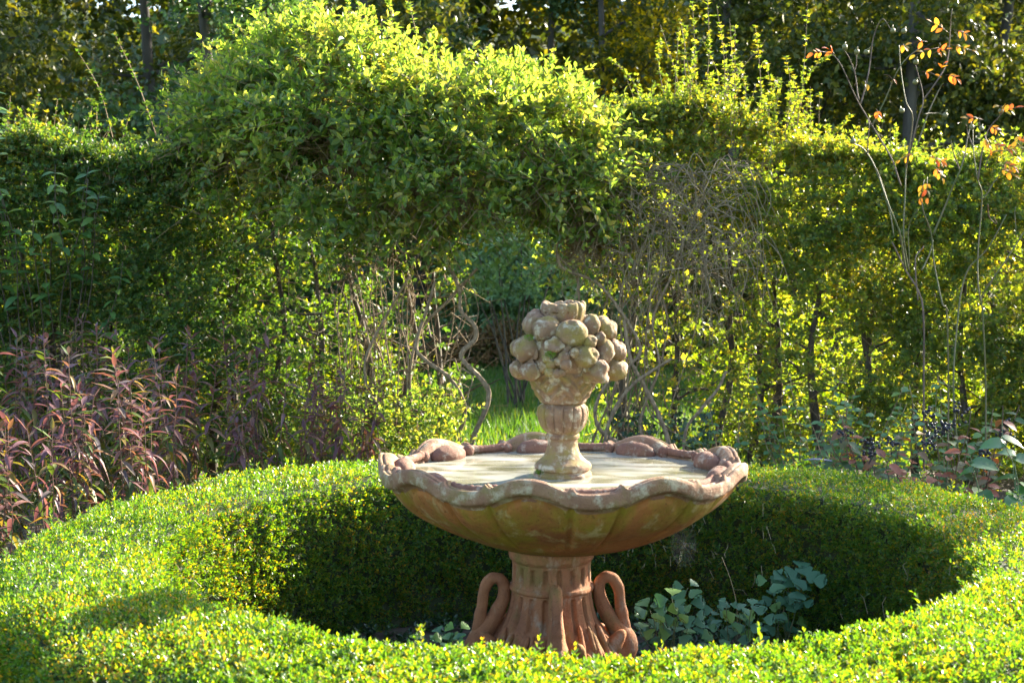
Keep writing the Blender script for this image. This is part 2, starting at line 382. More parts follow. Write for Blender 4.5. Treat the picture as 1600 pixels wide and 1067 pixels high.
# grass blades on the lawn beyond the arch and by the hedge at lower left
g = Geo()
n = 72000
x = rng.uniform(-6, 6, n)*.9; y = 5.7 + 11*rng.random(n)**1.4
C = np.stack([x, y, np.zeros(n)], -1)
D = norm(np.stack([rng.normal(0, .35, n), rng.normal(0, .35, n), np.ones(n)], -1))
hgt = .05 + .07*rng.random(n)*(1+vnoise(C, 1.2)); wd = .006+.004*rng.random(n)
S = np.stack([np.cos(rng.random(n)*6.28), np.sin(rng.random(n)*6.28), np.zeros(n)], -1)
V = np.stack([C - S*wd[:, None], C + S*wd[:, None], C + D*hgt[:, None]], 1).reshape(-1, 3)
g.add(V, np.arange(3*n).reshape(-1, 3))
n = 9000
C = np.stack([rng.uniform(-4, -1.6, n), rng.uniform(-2.6, .4, n), np.zeros(n)], -1); C = C[np.hypot(C[:, 0], C[:, 1]) > 2.02]; n = len(C)
D = norm(np.stack([rng.normal(0, .35, n), rng.normal(0, .35, n), np.ones(n)], -1)); S = np.stack([np.cos(rng.random(n)*6.28), np.sin(rng.random(n)*6.28), np.zeros(n)], -1)
V = np.stack([C - S*.004, C + S*.004, C + D*(.05+.05*rng.random(n))[:, None]], 1).reshape(-1, 3); g.add(V, np.arange(3*n).reshape(-1, 3))
o = g.build('lawn_grass', M['grass']); tag(o, 'short green lawn grass beyond the hedge arch', 'grass', kind='stuff')

# ------------------------------------------------------------------ fountain
def build_fountain():
    root = thing('fountain', 'terracotta fountain with scalloped basin, swan pedestal and fruit basket finial', 'fountain', (0, 0, .2))
    px = -.04
    # pedestal: collar, fluted drum, ring, flared foot
    prof = [(.0, -.2), (.37, -.2), (.37, -.12), (.345, -.11), (.335, -.04), (.31, .0), (.295, .03), (.27, .06), (.235, .10), (.20, .15), (.172, .20), (.158, .24), (.150, .28), (.147, .305), (.147, .311),
            (.1545, .315), (.156, .322), (.1535, .33), (.148, .334), (.145, .338), (.144, .37), (.144, .40), (.145, .408), (.150, .412), (.156, .42),
            (.158, .43), (.157, .445), (.148, .452), (.10, .455)]
    pr = np.array(prof)
    pr[:, 1] = np.where(pr[:, 1] > .334, .334+(pr[:, 1]-.334)*1.16, pr[:, 1])
    t2 = np.linspace(0, len(pr)-1, 110)
    rr = np.interp(t2, np.arange(len(pr)), pr[:, 0]); zz = np.interp(t2, np.arange(len(pr)), pr[:, 1])
    def fn(PH, T):
        r = rr[T]; z = zz[T]
        def slot(z0, z1, nf, dep, half):
            u = ((PH*nf/(2*PI)) % 1.0 - .5)*(2*PI/nf)*.147     # arc metres from slot centre
            v = np.where(z < z0+half, z0+half-z, np.where(z > z1-half, z-(z1-half), 0))
            d = np.hypot(u, v)
            return dep*np.clip((half-d)/(.35*half), 0, 1)
        r = r - slot(.347, .410, 18, .014, .0105) - slot(.175, .303, 18, .015, .0105)*(z < .308)
        r = r + .012*(vnoise(np.stack([np.sin(PH)*6, np.cos(PH)*6, z*14], -1)) - .5)*np.clip((.26-z)/.1, 0, 1)*(z > .001)
        # feather and reed furrows on the foot
        r = r + .009*np.sin(PH*34 + 5*np.sin(z*30))*np.clip((.20-z)/.08, 0, 1)*(z > .02)
        return r, z
    V, Fq = grid_rev(fn, 252, 110); V[:, 0] += px
    Geo().add(V, Fq).build('pedestal', M['clay'], root, True)
    # swans round the foot: breast, neck rising against the drum, head hanging down outside
    path = [(.13, .03), (.20, .055), (.268, .09), (.252, .15), (.215, .20), (.180, .27), (.176, .325), (.197, .352), (.228, .345), (.248, .305), (.255, .25), (.262, .205), (.272, .165), (.286, .118)]
    rad = [.05, .075, .056, .039, .030, .025, .0225, .0215, .021, .0205, .0200, .0240, .021, .006]
    sp = spline(np.column_stack([np.array(path), np.array(rad)]), 70)
    for k, ang in enumerate((3, 93, 183, 273)):
        an = math.radians(ang)
        er = np.array([math.sin(an), -math.cos(an), 0])
        pp = sp[:, 0:1]*er + sp[:, 1:2]*UP
        V, fs = tube(pp, sp[:, 2], 18)
        nn = vnoise(V, 40)-.5; V = V + norm(V - np.repeat(np.vstack([pp, pp[:1], pp[-1:]]), [18]*70+[1, 1], axis=0))*(nn*.006)[:, None]
        V[:, 0] += px
        s = Geo().add(V, fs).build('swan', M['clay'], root, True)
        for sd_ in (-1, 1):      # folded wing, ridged with long feathers
            V, Fq = sphere(20, 26)
            V = V*np.array([.030, .034, .085]); V[:, 0] *= 1 + .16*np.sin(V[:, 1]*420); V[:, 2] += .02*V[:, 1]/.034*0
            rot = Matrix.Rotation(.62, 3, 'Y') @ Matrix.Rotation(.3*sd_, 3, 'Z')
            V = V @ np.array(rot).T
            tn = np.array([math.cos(an), math.sin(an), 0])
            W = (V[:, 0:1]+.212)*er + (V[:, 1:2]+.075*sd_)*tn + (V[:, 2:3]+.105)*UP; W[:, 0] += px
            Geo().add(W, Fq).build('wing', M['clay'], s, True)
    # reeds between the swans
    rr_ = random.Random(4)
    for q in range(4):
        for i in range(10):
            an = math.radians(3 + 90*q + 22 + i*5.2 + rr_.uniform(-2, 2)); z0 = rr_.uniform(.04, .13); h = rr_.uniform(.05, .10)
            er = np.array([math.sin(an), -math.cos(an), 0]); tn = np.array([math.cos(an), math.sin(an), 0]); ln = rr_.uniform(-.25, .25)
            def rz(z): return float(np.interp(z, pr[5:14, 1], pr[5:14, 0]))
            ts = np.linspace(0, 1, 9)
            pp = np.array([er*(rz(z0+h*t)+.006) + tn*(ln*h*t) + UP*(z0+h*t) for t in ts]); pp[:, 0] += px
            V, fs = tube(pp, (.0095+rr_.uniform(0, .005))*np.sqrt(np.clip(1-(2*ts-1)**4, .05, 1))*np.linspace(1.1, .8, 9), 8)
            Geo().add(V, fs).build('reed', M['clay'], root, True)
    # basin
    NL = 9; ph0 = math.radians(-12)
    def lobes(PH):
        u = ((PH-ph0)*NL/(2*PI) + .5) % 1.0 - .5
        hump = np.where(np.abs(u) < .29, np.cos(PI*u/.58), 0)
        sag = np.where(np.abs(u) >= .29, np.cos(PI*(np.abs(u)-.5)/.42), 0)
        cusp = np.exp(-((np.abs(u)-.315)/.022)**2)
        return u, hump, sag, cusp
    outer = np.array([(.06, .448), (.17, .450), (.235, .462), (.30, .482), (.37, .511), (.43, .541), (.49, .576), (.54, .610), (.58, .645), (.61, .680), (.627, .705)])
    outer[:, 1] = .705-(.705-outer[:, 1])*.93
    o2 = spline(outer, 34)
    lip = np.array([(.637, -.054), (.650, -.052), (.660, -.047), (.6645, -.039), (.6650, -.012), (.663, -.003), (.658, .0), (.653, .0), (.650, -.001),
                    (.6475, -.007), (.645, -.007), (.6425, .0), (.636, .0), (.622, -.002), (.611, -.010), (.598, -.05)])
    inner = np.array([(.565, .71), (.50, .685), (.3, .66), (.02, .65)])
    no, nl, ni = len(o2), len(lip), len(inner)
    def fnb(PH, T):
        u, hump, sag, cusp = lobes(PH)
        zr = .773 + .040*hump - .010*sag + .020*cusp + .006*(vnoise(np.stack([np.sin(PH)*5, np.cos(PH)*5, 0*PH], -1))-.5)
        dr = .010*hump - .003*cusp
        r = np.zeros_like(PH); z = np.zeros_like(PH)
        a = T < no; to = np.minimum(T, no-1); s = to/(no-1)
        wv = np.clip((s-.35)/.45, 0, 1)
        dome = np.clip(1-(u/.265)**2-((s-.70)/.26)**2, 0, 1)
        ro = o2[to, 0] + .024*np.sqrt(dome) + .006*sag*np.sin(PI*np.clip((s-.2)/.8, 0, 1)) - .003*np.exp(-((np.abs(u)-.30-.06*(1-s))/.02)**2)*np.sin(PI*np.clip((s-.25)/.75, 0, 1))
        zo = o2[to, 1] + (zr-.773)*wv
        bb = (T >= no) & (T < no+nl); tl = np.clip(T-no, 0, nl-1)
        rl = lip[tl, 0] + dr; zl = zr + lip[tl, 1]
        zl = zl - .020*cusp*np.clip((6-tl)/4, 0, 1)
        ti = np.clip(T-no-nl, 0, ni-1); ri = inner[ti, 0]; zi = inner[ti, 1]
        r = np.where(a, ro, np.where(bb, rl, ri)); z = np.where(a, zo, np.where(bb, zl, zi))
        nzv = vnoise(np.stack([np.sin(PH)*r*14, np.cos(PH)*r*14, z*14], -1))-.5
        return r + .007*nzv*(~(T >= no+nl)), z + .003*nzv
    V, Fq = grid_rev(fnb, 378, no+nl+ni)
    basin = Geo().add(V, Fq).build('basin', M['bowl'], root, True)
    me = basin.data; me.materials.append(M['lip'])
    j = np.arange(len(Fq)) % (no+nl+ni-1)
    me.polygons.foreach_set('material_index', ((j >= no-1) & (j < no+nl)).astype(np.int32))
    # the basin sits very slightly tipped, its front edge high
    basin.location = (0, 0, .78); basin.rotation_euler = (math.radians(-1.2), 0, 0)
    me.transform(Matrix.Translation((0, 0, -.78)))
    # shells and scrolls on the inner face of the rim
    def onrim(V, ang, rc, zc):
        er = np.array([math.sin(ang), -math.cos(ang), 0]); tn = np.array([math.cos(ang), math.sin(ang), 0])
        return (V[:, 0:1]+rc)*er + V[:, 1:2]*tn + (V[:, 2:3]+zc-.78)*UP
    rs = random.Random(9)
    for k in range(NL):
        ang = ph0 + k*2*PI/NL
        V, Fq = sphere(36, 20)
        az = np.arctan2(V[:, 0], V[:, 1])
        V = V*np.array([.044, .086, .045])*(1 + .022*np.sin(V[:, 1:2]*16 + V[:, 2:3]*5)) 
        V[:, 2] *= np.where(V[:, 1] > 0, 1.0, .93)
        Geo().add(onrim(V, ang, .583, .750), Fq).build('shell', M['shell'], basin, True)
        for sd_, sz in ((-1, 1.0), (1, .8)):
            V, Fq = sphere(16, 12); V = V*np.array([.020, .024, .026])*sz
            V[:, 1] *= 1+.1*np.sin(V[:, 2]*150)
            Geo().add(onrim(V, ang + sd_*math.radians(11.6), .603, .757), Fq).build('scroll', M['shell'], basin, True)
        # rolled drape in the trough
        ts = np.linspace(-1, 1, 16); an = ang + math.radians(20) + ts*math.radians(7.5)
        pp = np.column_stack([.610*np.sin(an), -.610*np.cos(an), .760-.78+.006*ts*ts])
        V, fs = tube(pp, .015 + .002*np.sin(ts*20), 12); Geo().add(V, fs).build('drape', M['shell'], basin, True)
    # finial: moulded foot, fluted bulb, woven basket
    fp = np.array([(.0, .70), (.106, .70), (.107, .736), (.104, .744), (.098, .747), (.096, .752), (.103, .757), (.104, .768), (.099, .779), (.090, .785), (.086, .788),
                   (.073, .800), (.062, .818), (.056, .838), (.0545, .858), (.057, .867), (.062, .871), (.0625, .881), (.058, .886), (.060, .890),
                   (.068, .897), (.082, .918), (.0905, .945), (.0925, .962), (.089, .983), (.080, .993), (.074, .996), (.078, 1.000)])
    tt = np.linspace(0, len(fp)-1, 90); fr = np.interp(tt, np.arange(len(fp)), fp[:, 0]); fz = np.interp(tt, np.arange(len(fp)), fp[:, 1])
    def fnf(PH, T):
        r = fr[T]; z = fz[T]
        fl = np.clip(np.minimum((z-.892)/.012, (.994-z)/.012), 0, 1)
        c = np.abs(np.sin(PH*7.5))
        r = r + fl*(.009*(1-(1-c)**4) - .0065)
        return r + .003*(vnoise(np.stack([np.sin(PH)*r*30, np.cos(PH)*r*30, z*30], -1))-.5)*(z > .71), z
    V, Fq = grid_rev(fnf, 150, 90)
    fin = Geo().add(V, Fq).build('finial', M['finial'], root, True)
    bpf = np.array([(.06, .994), (.082, 1.0), (.088, 1.012), (.100, 1.034), (.112, 1.058), (.122, 1.085), (.128, 1.11), (.11, 1.13), (.04, 1.14)])
    b2 = spline(bpf, 44)
    def fnk(PH, T):
        r = b2[T, 0]; z = b2[T, 1]
        m_ = np.clip((z-1.01)/.01, 0, 1)*np.clip((1.115-z)/.01, 0, 1)
        wv = np.sin(PH*17 + z*150)*np.where(np.sin(PH*5.0+z*30) > 0, 1, -.2) + .8*np.sin(PH*17 - z*170)*np.where(np.sin(PH*5+z*30) > 0, 0, 1)
        return r + m_*.0055*wv, z
    V, Fq = grid_rev(fnk, 220, 44)
    Geo().add(V, Fq).build('basket', M['finial'], fin, True)
    # fruits: (zoomed photo x, y, radius, kind)
    fruits = [(375, 250, 76, 'apple'), (243, 222, 67, 'pumpkin'), (180, 197, 60, 'pumpkin'), (482, 222, 52, 'pear'), (556, 218, 64, 'pumpkin'),
              (140, 335, 66, 'apple'), (92, 325, 46, 'apple'), (92, 436, 44, 'apple'), (155, 448, 50, 'apple'), (288, 318, 46, 'lump'),
              (450, 370, 60, 'apple'), (470, 291, 36, 'apple'), (528, 287, 34, 'pear'), (549, 365, 58, 'pear'), (502, 455, 60, 'lump'),
              (612, 335, 60, 'pumpkin'), (612, 430, 66, 'pumpkin'), (330, 372, 30, 'apple'), (262, 411, 24, 'apple'), (300, 395, 22, 'apple'), (340, 410, 30, 'apple'),
              (258, 450, 26, 'apple'), (292, 460, 24, 'apple'), (318, 456, 20, 'apple'), (245, 385, 26, 'lump'), (385, 350, 26, 'apple')]
    rf = random.Random(21)
    def fruit(c, out, R, kind):
        V, Fq = sphere(26, 18)
        th = np.arctan2(V[:, 1], V[:, 0]); po = np.arccos(np.clip(V[:, 2], -1, 1))
        if kind == 'apple':
            s = 1 - .24*np.exp(-(po/.26)**2) + .05*np.sin(th*2+1)
            # small navel at the pole
            s = s + .14*np.exp(-(po/.09)**2)
        elif kind == 'pumpkin': s = .94 + .14*np.abs(np.cos(th*4.5))**.6*np.sin(po) - .14*np.exp(-(po/.35)**2)
        elif kind == 'pear': s = 1 + .22*np.cos(po)
        else: s = 1 + .35*(vnoise(V, 1.7, 3.1+R*50)-.5)*2 + .12*(vnoise(V, 4.5, R*31)-.5)
        V = V*s[:, None]
        if kind == 'pear': V = V*np.array([.82, .82, 1.15])
        if kind == 'pumpkin': V = V*np.array([1.0, 1.0, .9])
        V = V*(1+.16*(vnoise(V, 2.0, R*97)-.5) + .08*(vnoise(V, 6.0, R*57)-.5) + .05*(vnoise(V, 13.0, R*77)-.5))[:, None]
        d = Vector(out) + Vector((rf.uniform(-.35, .35), rf.uniform(-.2, .2), rf.uniform(-.1, .5)))
        if kind == 'pear': d = Vector((rf.uniform(-.4, .4), -.2, 1))
        if kind == 'pumpkin': d = Vector((out[0]*.5, -.35, .8))
        q = np.array(d.to_track_quat('Z', 'Y').to_matrix())
        Geo().add((V*R) @ q.T + np.array(c), Fq).build('fruit', M['finial'], fin, True)
    cx = (877-780)*3.44
    for fx, fy, fr_, kind in fruits:
        X = (fx-335)/3.44/431*.985; pyy = 450 + fy/3.44; R = fr_/3.44/431*1.10
        zc = P(877, pyy, -.09).z - .2
        env = np.interp(zc, [1.08, 1.14, 1.20, 1.26, 1.31], [.166, .171, .162, .136, .10])
        env = env + (.0 if R > .03 else .012)
        yy = -math.sqrt(max(env**2 - X*X, .0009)) + R*.35
        zc = P(877, pyy, yy).z - .2
        fruit((X, yy, zc), norm(np.array([X, yy, .06])), R, kind)
    # the sides and back of the heap
    for ring, (zc, rr0, nf, R) in enumerate([(1.115, .155, 9, .044), (1.195, .150, 8, .048), (1.27, .105, 6, .046)]):
        for i in range(nf):
            an = math.radians(100 + 160*(i+.5)/nf + ring*7); X, Y = rr0*math.sin(an), -rr0*math.cos(an)
            fruit((X, Y, zc), (X, Y, .04), R*rf.uniform(.85, 1.1), rf.choice(['apple', 'pumpkin', 'lump', 'pear']))
    for i in range(26):
        an = rf.uniform(-1.3, 1.3); zc = rf.uniform(1.13, 1.27); rr0 = float(np.interp(zc, [1.08, 1.14, 1.20, 1.26, 1.31], [.158, .164, .156, .13, .095]))
        V, Fq = sphere(12, 10); V = V*np.array([.017, .006, .030])*(1-.55*np.clip(V[:, 2:3], 0, 1))
        q = np.array(Vector((math.sin(an), -math.cos(an), .2)).to_track_quat('Y', 'Z').to_matrix() @ Matrix.Rotation(rf.uniform(-1.6, 1.6), 3, 'Y'))
        Geo().add(V @ q.T + np.array([rr0*math.sin(an), -rr0*math.cos(an), zc]), Fq).build('carved_leaf', M['finial'], fin, True)
    V, Fq = sphere(30, 20); V = V*np.array([.150, .150, .115])+np.array([0, 0, 1.185]); V = V*1.0 + (vnoise(V, 22)[:, None]-.5)*.03
    Geo().add(V, Fq).build('fruit_heap', M['finial'], fin, True)
    # lobed open crown
    cp = spline(np.array([(.05, 1.27), (.066, 1.288), (.076, 1.305), (.081, 1.33), (.081, 1.352), (.074, 1.364), (.062, 1.362), (.054, 1.345), (.03, 1.325), (.005, 1.32)]), 40)
    def fnc(PH, T):
        r = cp[T, 0]; z = cp[T, 1]; c = np.abs(np.cos(PH*5.5+.4))
        k = np.clip((r-.03)/.03, 0, 1)
        return r*(1 - .085*(1-c)**2.2*k) + .004*(vnoise(np.stack([np.sin(PH)*3, np.cos(PH)*3, z*20], -1))-.5), z + k*.007*(vnoise(np.stack([np.sin(PH)*2.5, np.cos(PH)*2.5, z*0], -1))-.5)*2*(z > 1.33) - .006*(1-c)**3*k*(z > 1.33)
    V, Fq = grid_rev(fnc, 198, 40); Geo().add(V, Fq).build('crown', M['finial'], fin, True)
    # moss tufts
    for (fx, fy, R, nn_) in ((262, 347, .013, 260), (150, 262, .012, 200), (215, 972, .010, 160), (200, 960, .008, 120)):
        X = (fx-335)/3.44/431; pyy = 450+fy/3.44
        if fy < 700: zc = P(877, pyy, -.1).z - .2; Y = -math.sqrt(max(.185**2-X*X, .0004))
        else: zc = .752; Y = -math.sqrt(.103**2-min(abs(X), .1)**2)
        g = Geo(); dd = norm(rng.normal(size=(nn_, 3))); C = np.array([X, Y, zc]) + dd*np.array([R*1.4, R*.7, R*.8])*rng.random((nn_, 1))**.4
        leaves(g, C, dd+UP*.5, rng.normal(size=(nn_, 3)), .005, .002, 'dia'); g.build('moss', M['moss'], fin)
    return root
build_fountain()
ts = np.arange(72)*2*PI/72
V = np.vstack([np.column_stack([.604*np.cos(ts), .604*np.sin(ts), np.full(72, .931)]), [[0, 0, .931]]])
o = link('water', mesh_np('water', V, np.array([[i, (i+1) % 72, 72] for i in range(72)]), M['water'])); tag(o, 'still milky water filling the fountain basin', kind='structure')

# ------------------------------------------------------------------ round box hedge
def box_hedge():
    root = thing('box_hedge', 'low clipped box hedge forming a ring round the fountain', 'hedge', (0, 0, 0))
    RI, RO, H = 1.44, 2.0, .515
    # cross-section path from inner foot over the top to outer foot, rounded shoulders
    cs = [(RI+.02, .0), (RI, .25), (RI-.01, .50), (RI-.004, .655), (RI+.035, .703), (RI+.09, .716), (1.72, .72), (RO-.13, .712), (RO-.05, .685), (RO, .62), (RO+.015, .40), (RO, .0)]
    c = spline(np.array(cs), 200); dl = np.r_[0, np.cumsum(np.hypot(*np.diff(c, axis=0).T))]
    tan = norm(np.gradient(c, axis=0)); nrm = np.stack([-tan[:, 1], tan[:, 0]], -1)     # outward
    def sample(n, phi0, phi1, s0=0, s1=1):
        ph = rng.uniform(phi0, phi1, n); s = rng.uniform(s0, s1, n)*dl[-1]
        r = np.interp(s, dl, c[:, 0]); z = np.interp(s, dl, c[:, 1])
        nr = np.interp(s, dl, nrm[:, 0]); nz = np.interp(s, dl, nrm[:, 1])
        X = np.stack([r*np.sin(ph), -r*np.cos(ph), z], -1); Nn = norm(np.stack([nr*np.sin(ph), -nr*np.cos(ph), nz], -1))
        b = (vnoise(X, 3.2)-.5)*.045 + (vnoise(X, 9)-.5)*.03
        return X + Nn*b[:, None], Nn
    core = Geo()
    cc = c.copy(); m = [(1.48, 0), (1.485, .60), (1.53, .665), (1.90, .665), (1.955, .60), (1.955, 0)]
    V, Fq = grid_rev(lambda PH, T: (np.array(m)[T, 0], np.array(m)[T, 1]), 96, 6)
    Geo().add(V, Fq).build('twig_shade_core', M['core'], root)  # solid dark core, so gaps between the leaves read as shade
    gl, gt = Geo(), Geo()
    def lay(n, p0, p1, s0, s1, nl, L, tpl, tl, gt=None):
        C, Nn = sample(n, p0, p1, s0, s1)
        D = Nn*.75 + UP*.45 + rng.normal(size=C.shape)*.35
        sprigs(gl, gt, C - norm(D)*(.014+.034*rng.random((n, 1))), D, nl, tl, L, .56, tpl, .75, .25, 0, .3, .0011)
    q = math.radians
    lay(5200, q(-30), q(30), .33, .74, 10, .0172, 'hex', .028); lay(5600, q(30), q(62), .33, .74, 5, .0172, 'dia', .028); lay(5600, q(-62), q(-30), .33, .74, 5, .0172, 'dia', .028)         # near top
    lay(2200, q(-100), q(-40), .68, 1.0, 10, .021, 'dia', .038)        # outer wall at lower left
    lay(10500, q(62), q(298), .33, .74, 10, .0158, 'dia', .028)         # far and side tops
    lay(15500, q(50), q(310), .0, .36, 10, .0172, 'dia', .029)         # inner wall
    lay(1500, q(-50), q(50), .0, .30, 8, .016, 'dia', .03)
    lay(1500, q(40), q(260), .76, 1.0, 8, .017, 'dia', .03)
    # bare tan twigs showing on the inner wall
    C, Nn = sample(420, q(70), q(290), .03, .30); C = C[vnoise(C, 2.5, 9) > .48]; g2 = Geo(); B = norm(np.cross(rng.normal(size=C.shape), C))
    A0 = C + norm(-C*np.array([1, 1, 0]))*.012; m_ = len(C); A1 = A0 + rng.normal(size=C.shape)*.012 + UP*.03; A2 = A1 + rng.normal(size=C.shape)*.016 + UP*.012
    segs(g2, A0, A1, .0014, .0012); segs(g2, A1, A2, .0012, .0006); g2.build('bare_twig', M['straw'], root)['kind'] = 'stuff'
    # longer shoots that the shears missed
    C, Nn = sample(260, 0, 2*PI, .3, .78)
    sprigs(gl, gt, C, Nn*.6+UP*.7+rng.normal(size=C.shape)*.3, 12, .060, .019, .56, 'hex', .7, .25, 0, .3, .0012)
    gl.build('foliage', M['box'], root)['kind'] = 'stuff'
    gt.build('twig', M['twig'], root)['kind'] = 'stuff'
box_hedge()

# ------------------------------------------------------------------ tall hedges and the arch
def crooked(a, b, n=10, amp=.05, s=4.0, seed=0):
    a, b = np.array(a, float), np.array(b, float); t = np.linspace(0, 1, n)[:, None]
    p = a + (b-a)*t; e = np.sin(t*PI)**.6*amp
    for ax in range(3):
        p[:, ax:ax+1] += (vnoise(np.column_stack([t*s, t*0+seed*1.7+ax*9.1, t*0+seed*.31]))[:, None]-.5)*2*e
    return p

def tall_hedge(name, label, x0, x1, top, keep, mat, nsp, seed, trunks):
    root = thing(name, label, 'hedge', (0.5*(x0+x1), 5.2, 0))
    sh = np.array(root.location)
    r_ = random.Random(seed); gb = Geo()
    Y0, Y1 = 4.72, 5.65
    tips = []
    for x in trunks:
        y = r_.uniform(5.0, 5.4); h = top(np.array([x]))[0]*r_.uniform(.6, .75)
        p = crooked((x, y, 0), (x+r_.uniform(-.12, .12), y+r_.uniform(-.1, .1), h), 12, .15, 3, r_.random()*50)
        g = Geo(); V, fs = tube(p, np.linspace(r_.uniform(.028, .05), .012, 12), 7); g.add(V, fs)
        for k in range(r_.randint(6, 9)):
            t = r_.uniform(.25, .95); b = p[int(t*11)]; an = r_.random()*6.28; ln = r_.uniform(.3, .65)
            q = crooked(b, b+np.array([math.cos(an)*ln, math.sin(an)*ln*.6, r_.uniform(.05, .45)*ln*1.4]), 7, .05, 3, r_.random()*50)
            V, fs = tube(q, np.linspace(.011, .004, 7), 5, False); g.add(V, fs); tips.append(q[-1])
        g.build('trunk', M['bark'], root, True, sh)
    # foliage in a ragged shell with gaps low down
    gl, gt = Geo(), Geo()
    n = nsp*4
    x = rng.uniform(x0, x1, n); tz = top(x); kind = rng.random(n)
    z = .12 + (tz-.12)*rng.random(n)
    y = np.where(kind < .5, Y0 + .16*rng.random(n), np.where(kind < .8, rng.uniform(Y0, Y1, n), Y1-.16*rng.random(n)))
    topm = rng.random(n) < .22; z = np.where(topm, tz - .10*rng.random(n), z); y = np.where(topm, rng.uniform(Y0, Y1, n), y)
    C = np.stack([x, y, z], -1)
    # rounded shoulders and bulges
    C[:, 1] += np.clip((z-(tz-.35))/.35, 0, 1)**2*np.where(y < 5.2, .16, -.16) - (vnoise(C, 1.6)-.5)*.30*np.where(y < 5.2, 1, -1)
    pr = keep(x, z)*np.clip((vnoise(C, 3.0, seed)-.30)*4.5, .05, 1)
    m_ = rng.random(n) < pr; C = C[m_][:nsp]; z = C[:, 2]
    out = np.stack([rng.normal(0, .5, len(C)), np.where(C[:, 1] < 5.2, -.8, .8), .3+.5*(z > top(C[:, 0])-.2)], -1)
    D = out + rng.normal(size=C.shape)*.35
    fr = C[:, 1] < 5.1
    sprigs(gl, gt, C[fr], D[fr], 12, .17, .042, .85, 'lob', .9, .35, .25, .35, .0018)
    sprigs(gl, None, C[~fr], D[~fr], 9, .17, .050, .75, 'dia', .9, .35, .25, .35, .0018)
    nsh = 520; xs = rng.uniform(x0, x1, nsh); Cs = np.stack([xs, rng.uniform(Y0+.1, Y1-.1, nsh), top(xs)-.10], -1)
    sprigs(gl, gt, Cs, np.stack([rng.normal(0, .35, nsh), rng.normal(-.1, .3, nsh), np.ones(nsh)], -1), 14, .12+.30*rng.random(nsh)**1.6, .042, .85, 'lob', .9, .35, .15, .35, .002)
    gl.build('foliage', mat, root, False, sh)['kind'] = 'stuff'
    # inner twiggery
    nt_ = 2600; A = np.stack([rng.uniform(x0, x1, nt_), rng.uniform(4.85, 5.55, nt_), 0*rng.random(nt_)], -1); A[:, 2] = .15 + (top(A[:, 0])-.25)*rng.random(nt_)
    segs(gt, A, A + np.stack([rng.normal(0, .16, nt_), rng.normal(0, .10, nt_), rng.normal(.06, .14, nt_)], -1), .0028)
    gt.build('twig', M['twig'], root, False, sh)['kind'] = 'stuff'
    return root, sh

def interp_px(pts):
    """outline given as photo pixels at the hedge's front plane -> height over world x"""
    q = [P(a_, b_, 4.9) for a_, b_ in pts]; xs = [v.x for v in q]; zs = [v.z for v in q]
    return lambda x: np.interp(x, xs, zs) + (vnoise(np.stack([x*3.1, x*0, x*0+2.2], -1))-.5)*.30
topL = interp_px([(-300, 190), (0, 225), (120, 235), (250, 235), (330, 190), (560, 190), (740, 300)])
topR = interp_px([(920, 225), (1000, 190), (1060, 165), (1140, 160), (1190, 182), (1250, 228), (1330, 262), (1450, 262), (1600, 265), (1900, 270)])
def sm(v, a_, b_): t = np.clip((v-a_)/(b_-a_), 0, 1); return t*t*(3-2*t)
xw = lambda px: P(px, 500, 4.9).x
keepL = lambda x, z: np.where(x < xw(430), .80+.20*sm(z, .8, 1.35), .32+.5*sm(z, 1.1, 1.7))
keepR = lambda x, z: np.where(x > xw(1330), .95+.05*sm(z, .6, 1.2), np.where(x > xw(1140), .38+.62*sm(z, 1.3, 1.7), .22+.7*sm(z, 1.6, 1.9)))
hl, shl = tall_hedge('tall_hedge', 'tall dark green hawthorn hedge left of the arch behind the purple plants', -5.2, xw(715), topL, keepL, M['haw'], 11500, 3,
    [xw(p_) for p_ in (-180, -90, 30, 78, 150, 225, 310, 372, 420, 500, 560, 610, 655)])
hr, shr = tall_hedge('tall_hedge', 'tall yellow-lit hawthorn hedge right of the arch behind the rose bushes', xw(945), 5.2, topR, keepR, M['haw_sunlit'], 11500, 5,
    [xw(p_) for p_ in (985, 1050, 1130, 1192, 1215, 1300, 1360, 1380, 1450, 1530, 1575, 1650, 1740)])

def shoot(root, sh, pts, y, mat, L=.04, n=26, name='shoot', dens=1.0):
    """an upright leafy shoot along photo pixels"""
    p = spline(np.array([P(a_, b_, y) for a_, b_ in pts]), 16)
    g = Geo(); V, fs = tube(p, np.linspace(.004, .0018, 16), 5, False); g.add(V, fs)
    s = g.build(name, M['twig'], root, True, sh)
    gl = Geo(); t = np.sort(rng.uniform(.05, 1, n)); C = np.stack([np.interp(t*15, np.arange(16), p[:, k]) for k in range(3)], -1)
    A = np.stack([rng.normal(0, 1, n), rng.normal(0, .7, n), rng.uniform(.0, .9, n)], -1)
    C = np.repeat(C, 2, 0); A = np.repeat(A, 2, 0)*np.tile([[1, 1, 1], [-1, -1, 1]], (n, 1)) + rng.normal(0, .2, (2*n, 3))
    leaves(gl, C, A, UP+rng.normal(0, .5, (2*n, 3)), L*rng.uniform(.6, 1.1, 2*n), L*.7, 'lob')
    gl.build('foliage', mat, s, False, sh)['kind'] = 'stuff'
for pts in ([(176, 215), (155, 140), (120, 78)], [(245, 215), (215, 130), (180, 55)], [(262, 215), (262, 150), (258, 118)], [(150, 215), (150, 170), (135, 150)], [(60, 230), (52, 185), (60, 150)]):
    shoot(hl, shl, pts, 5.1, M['haw'])
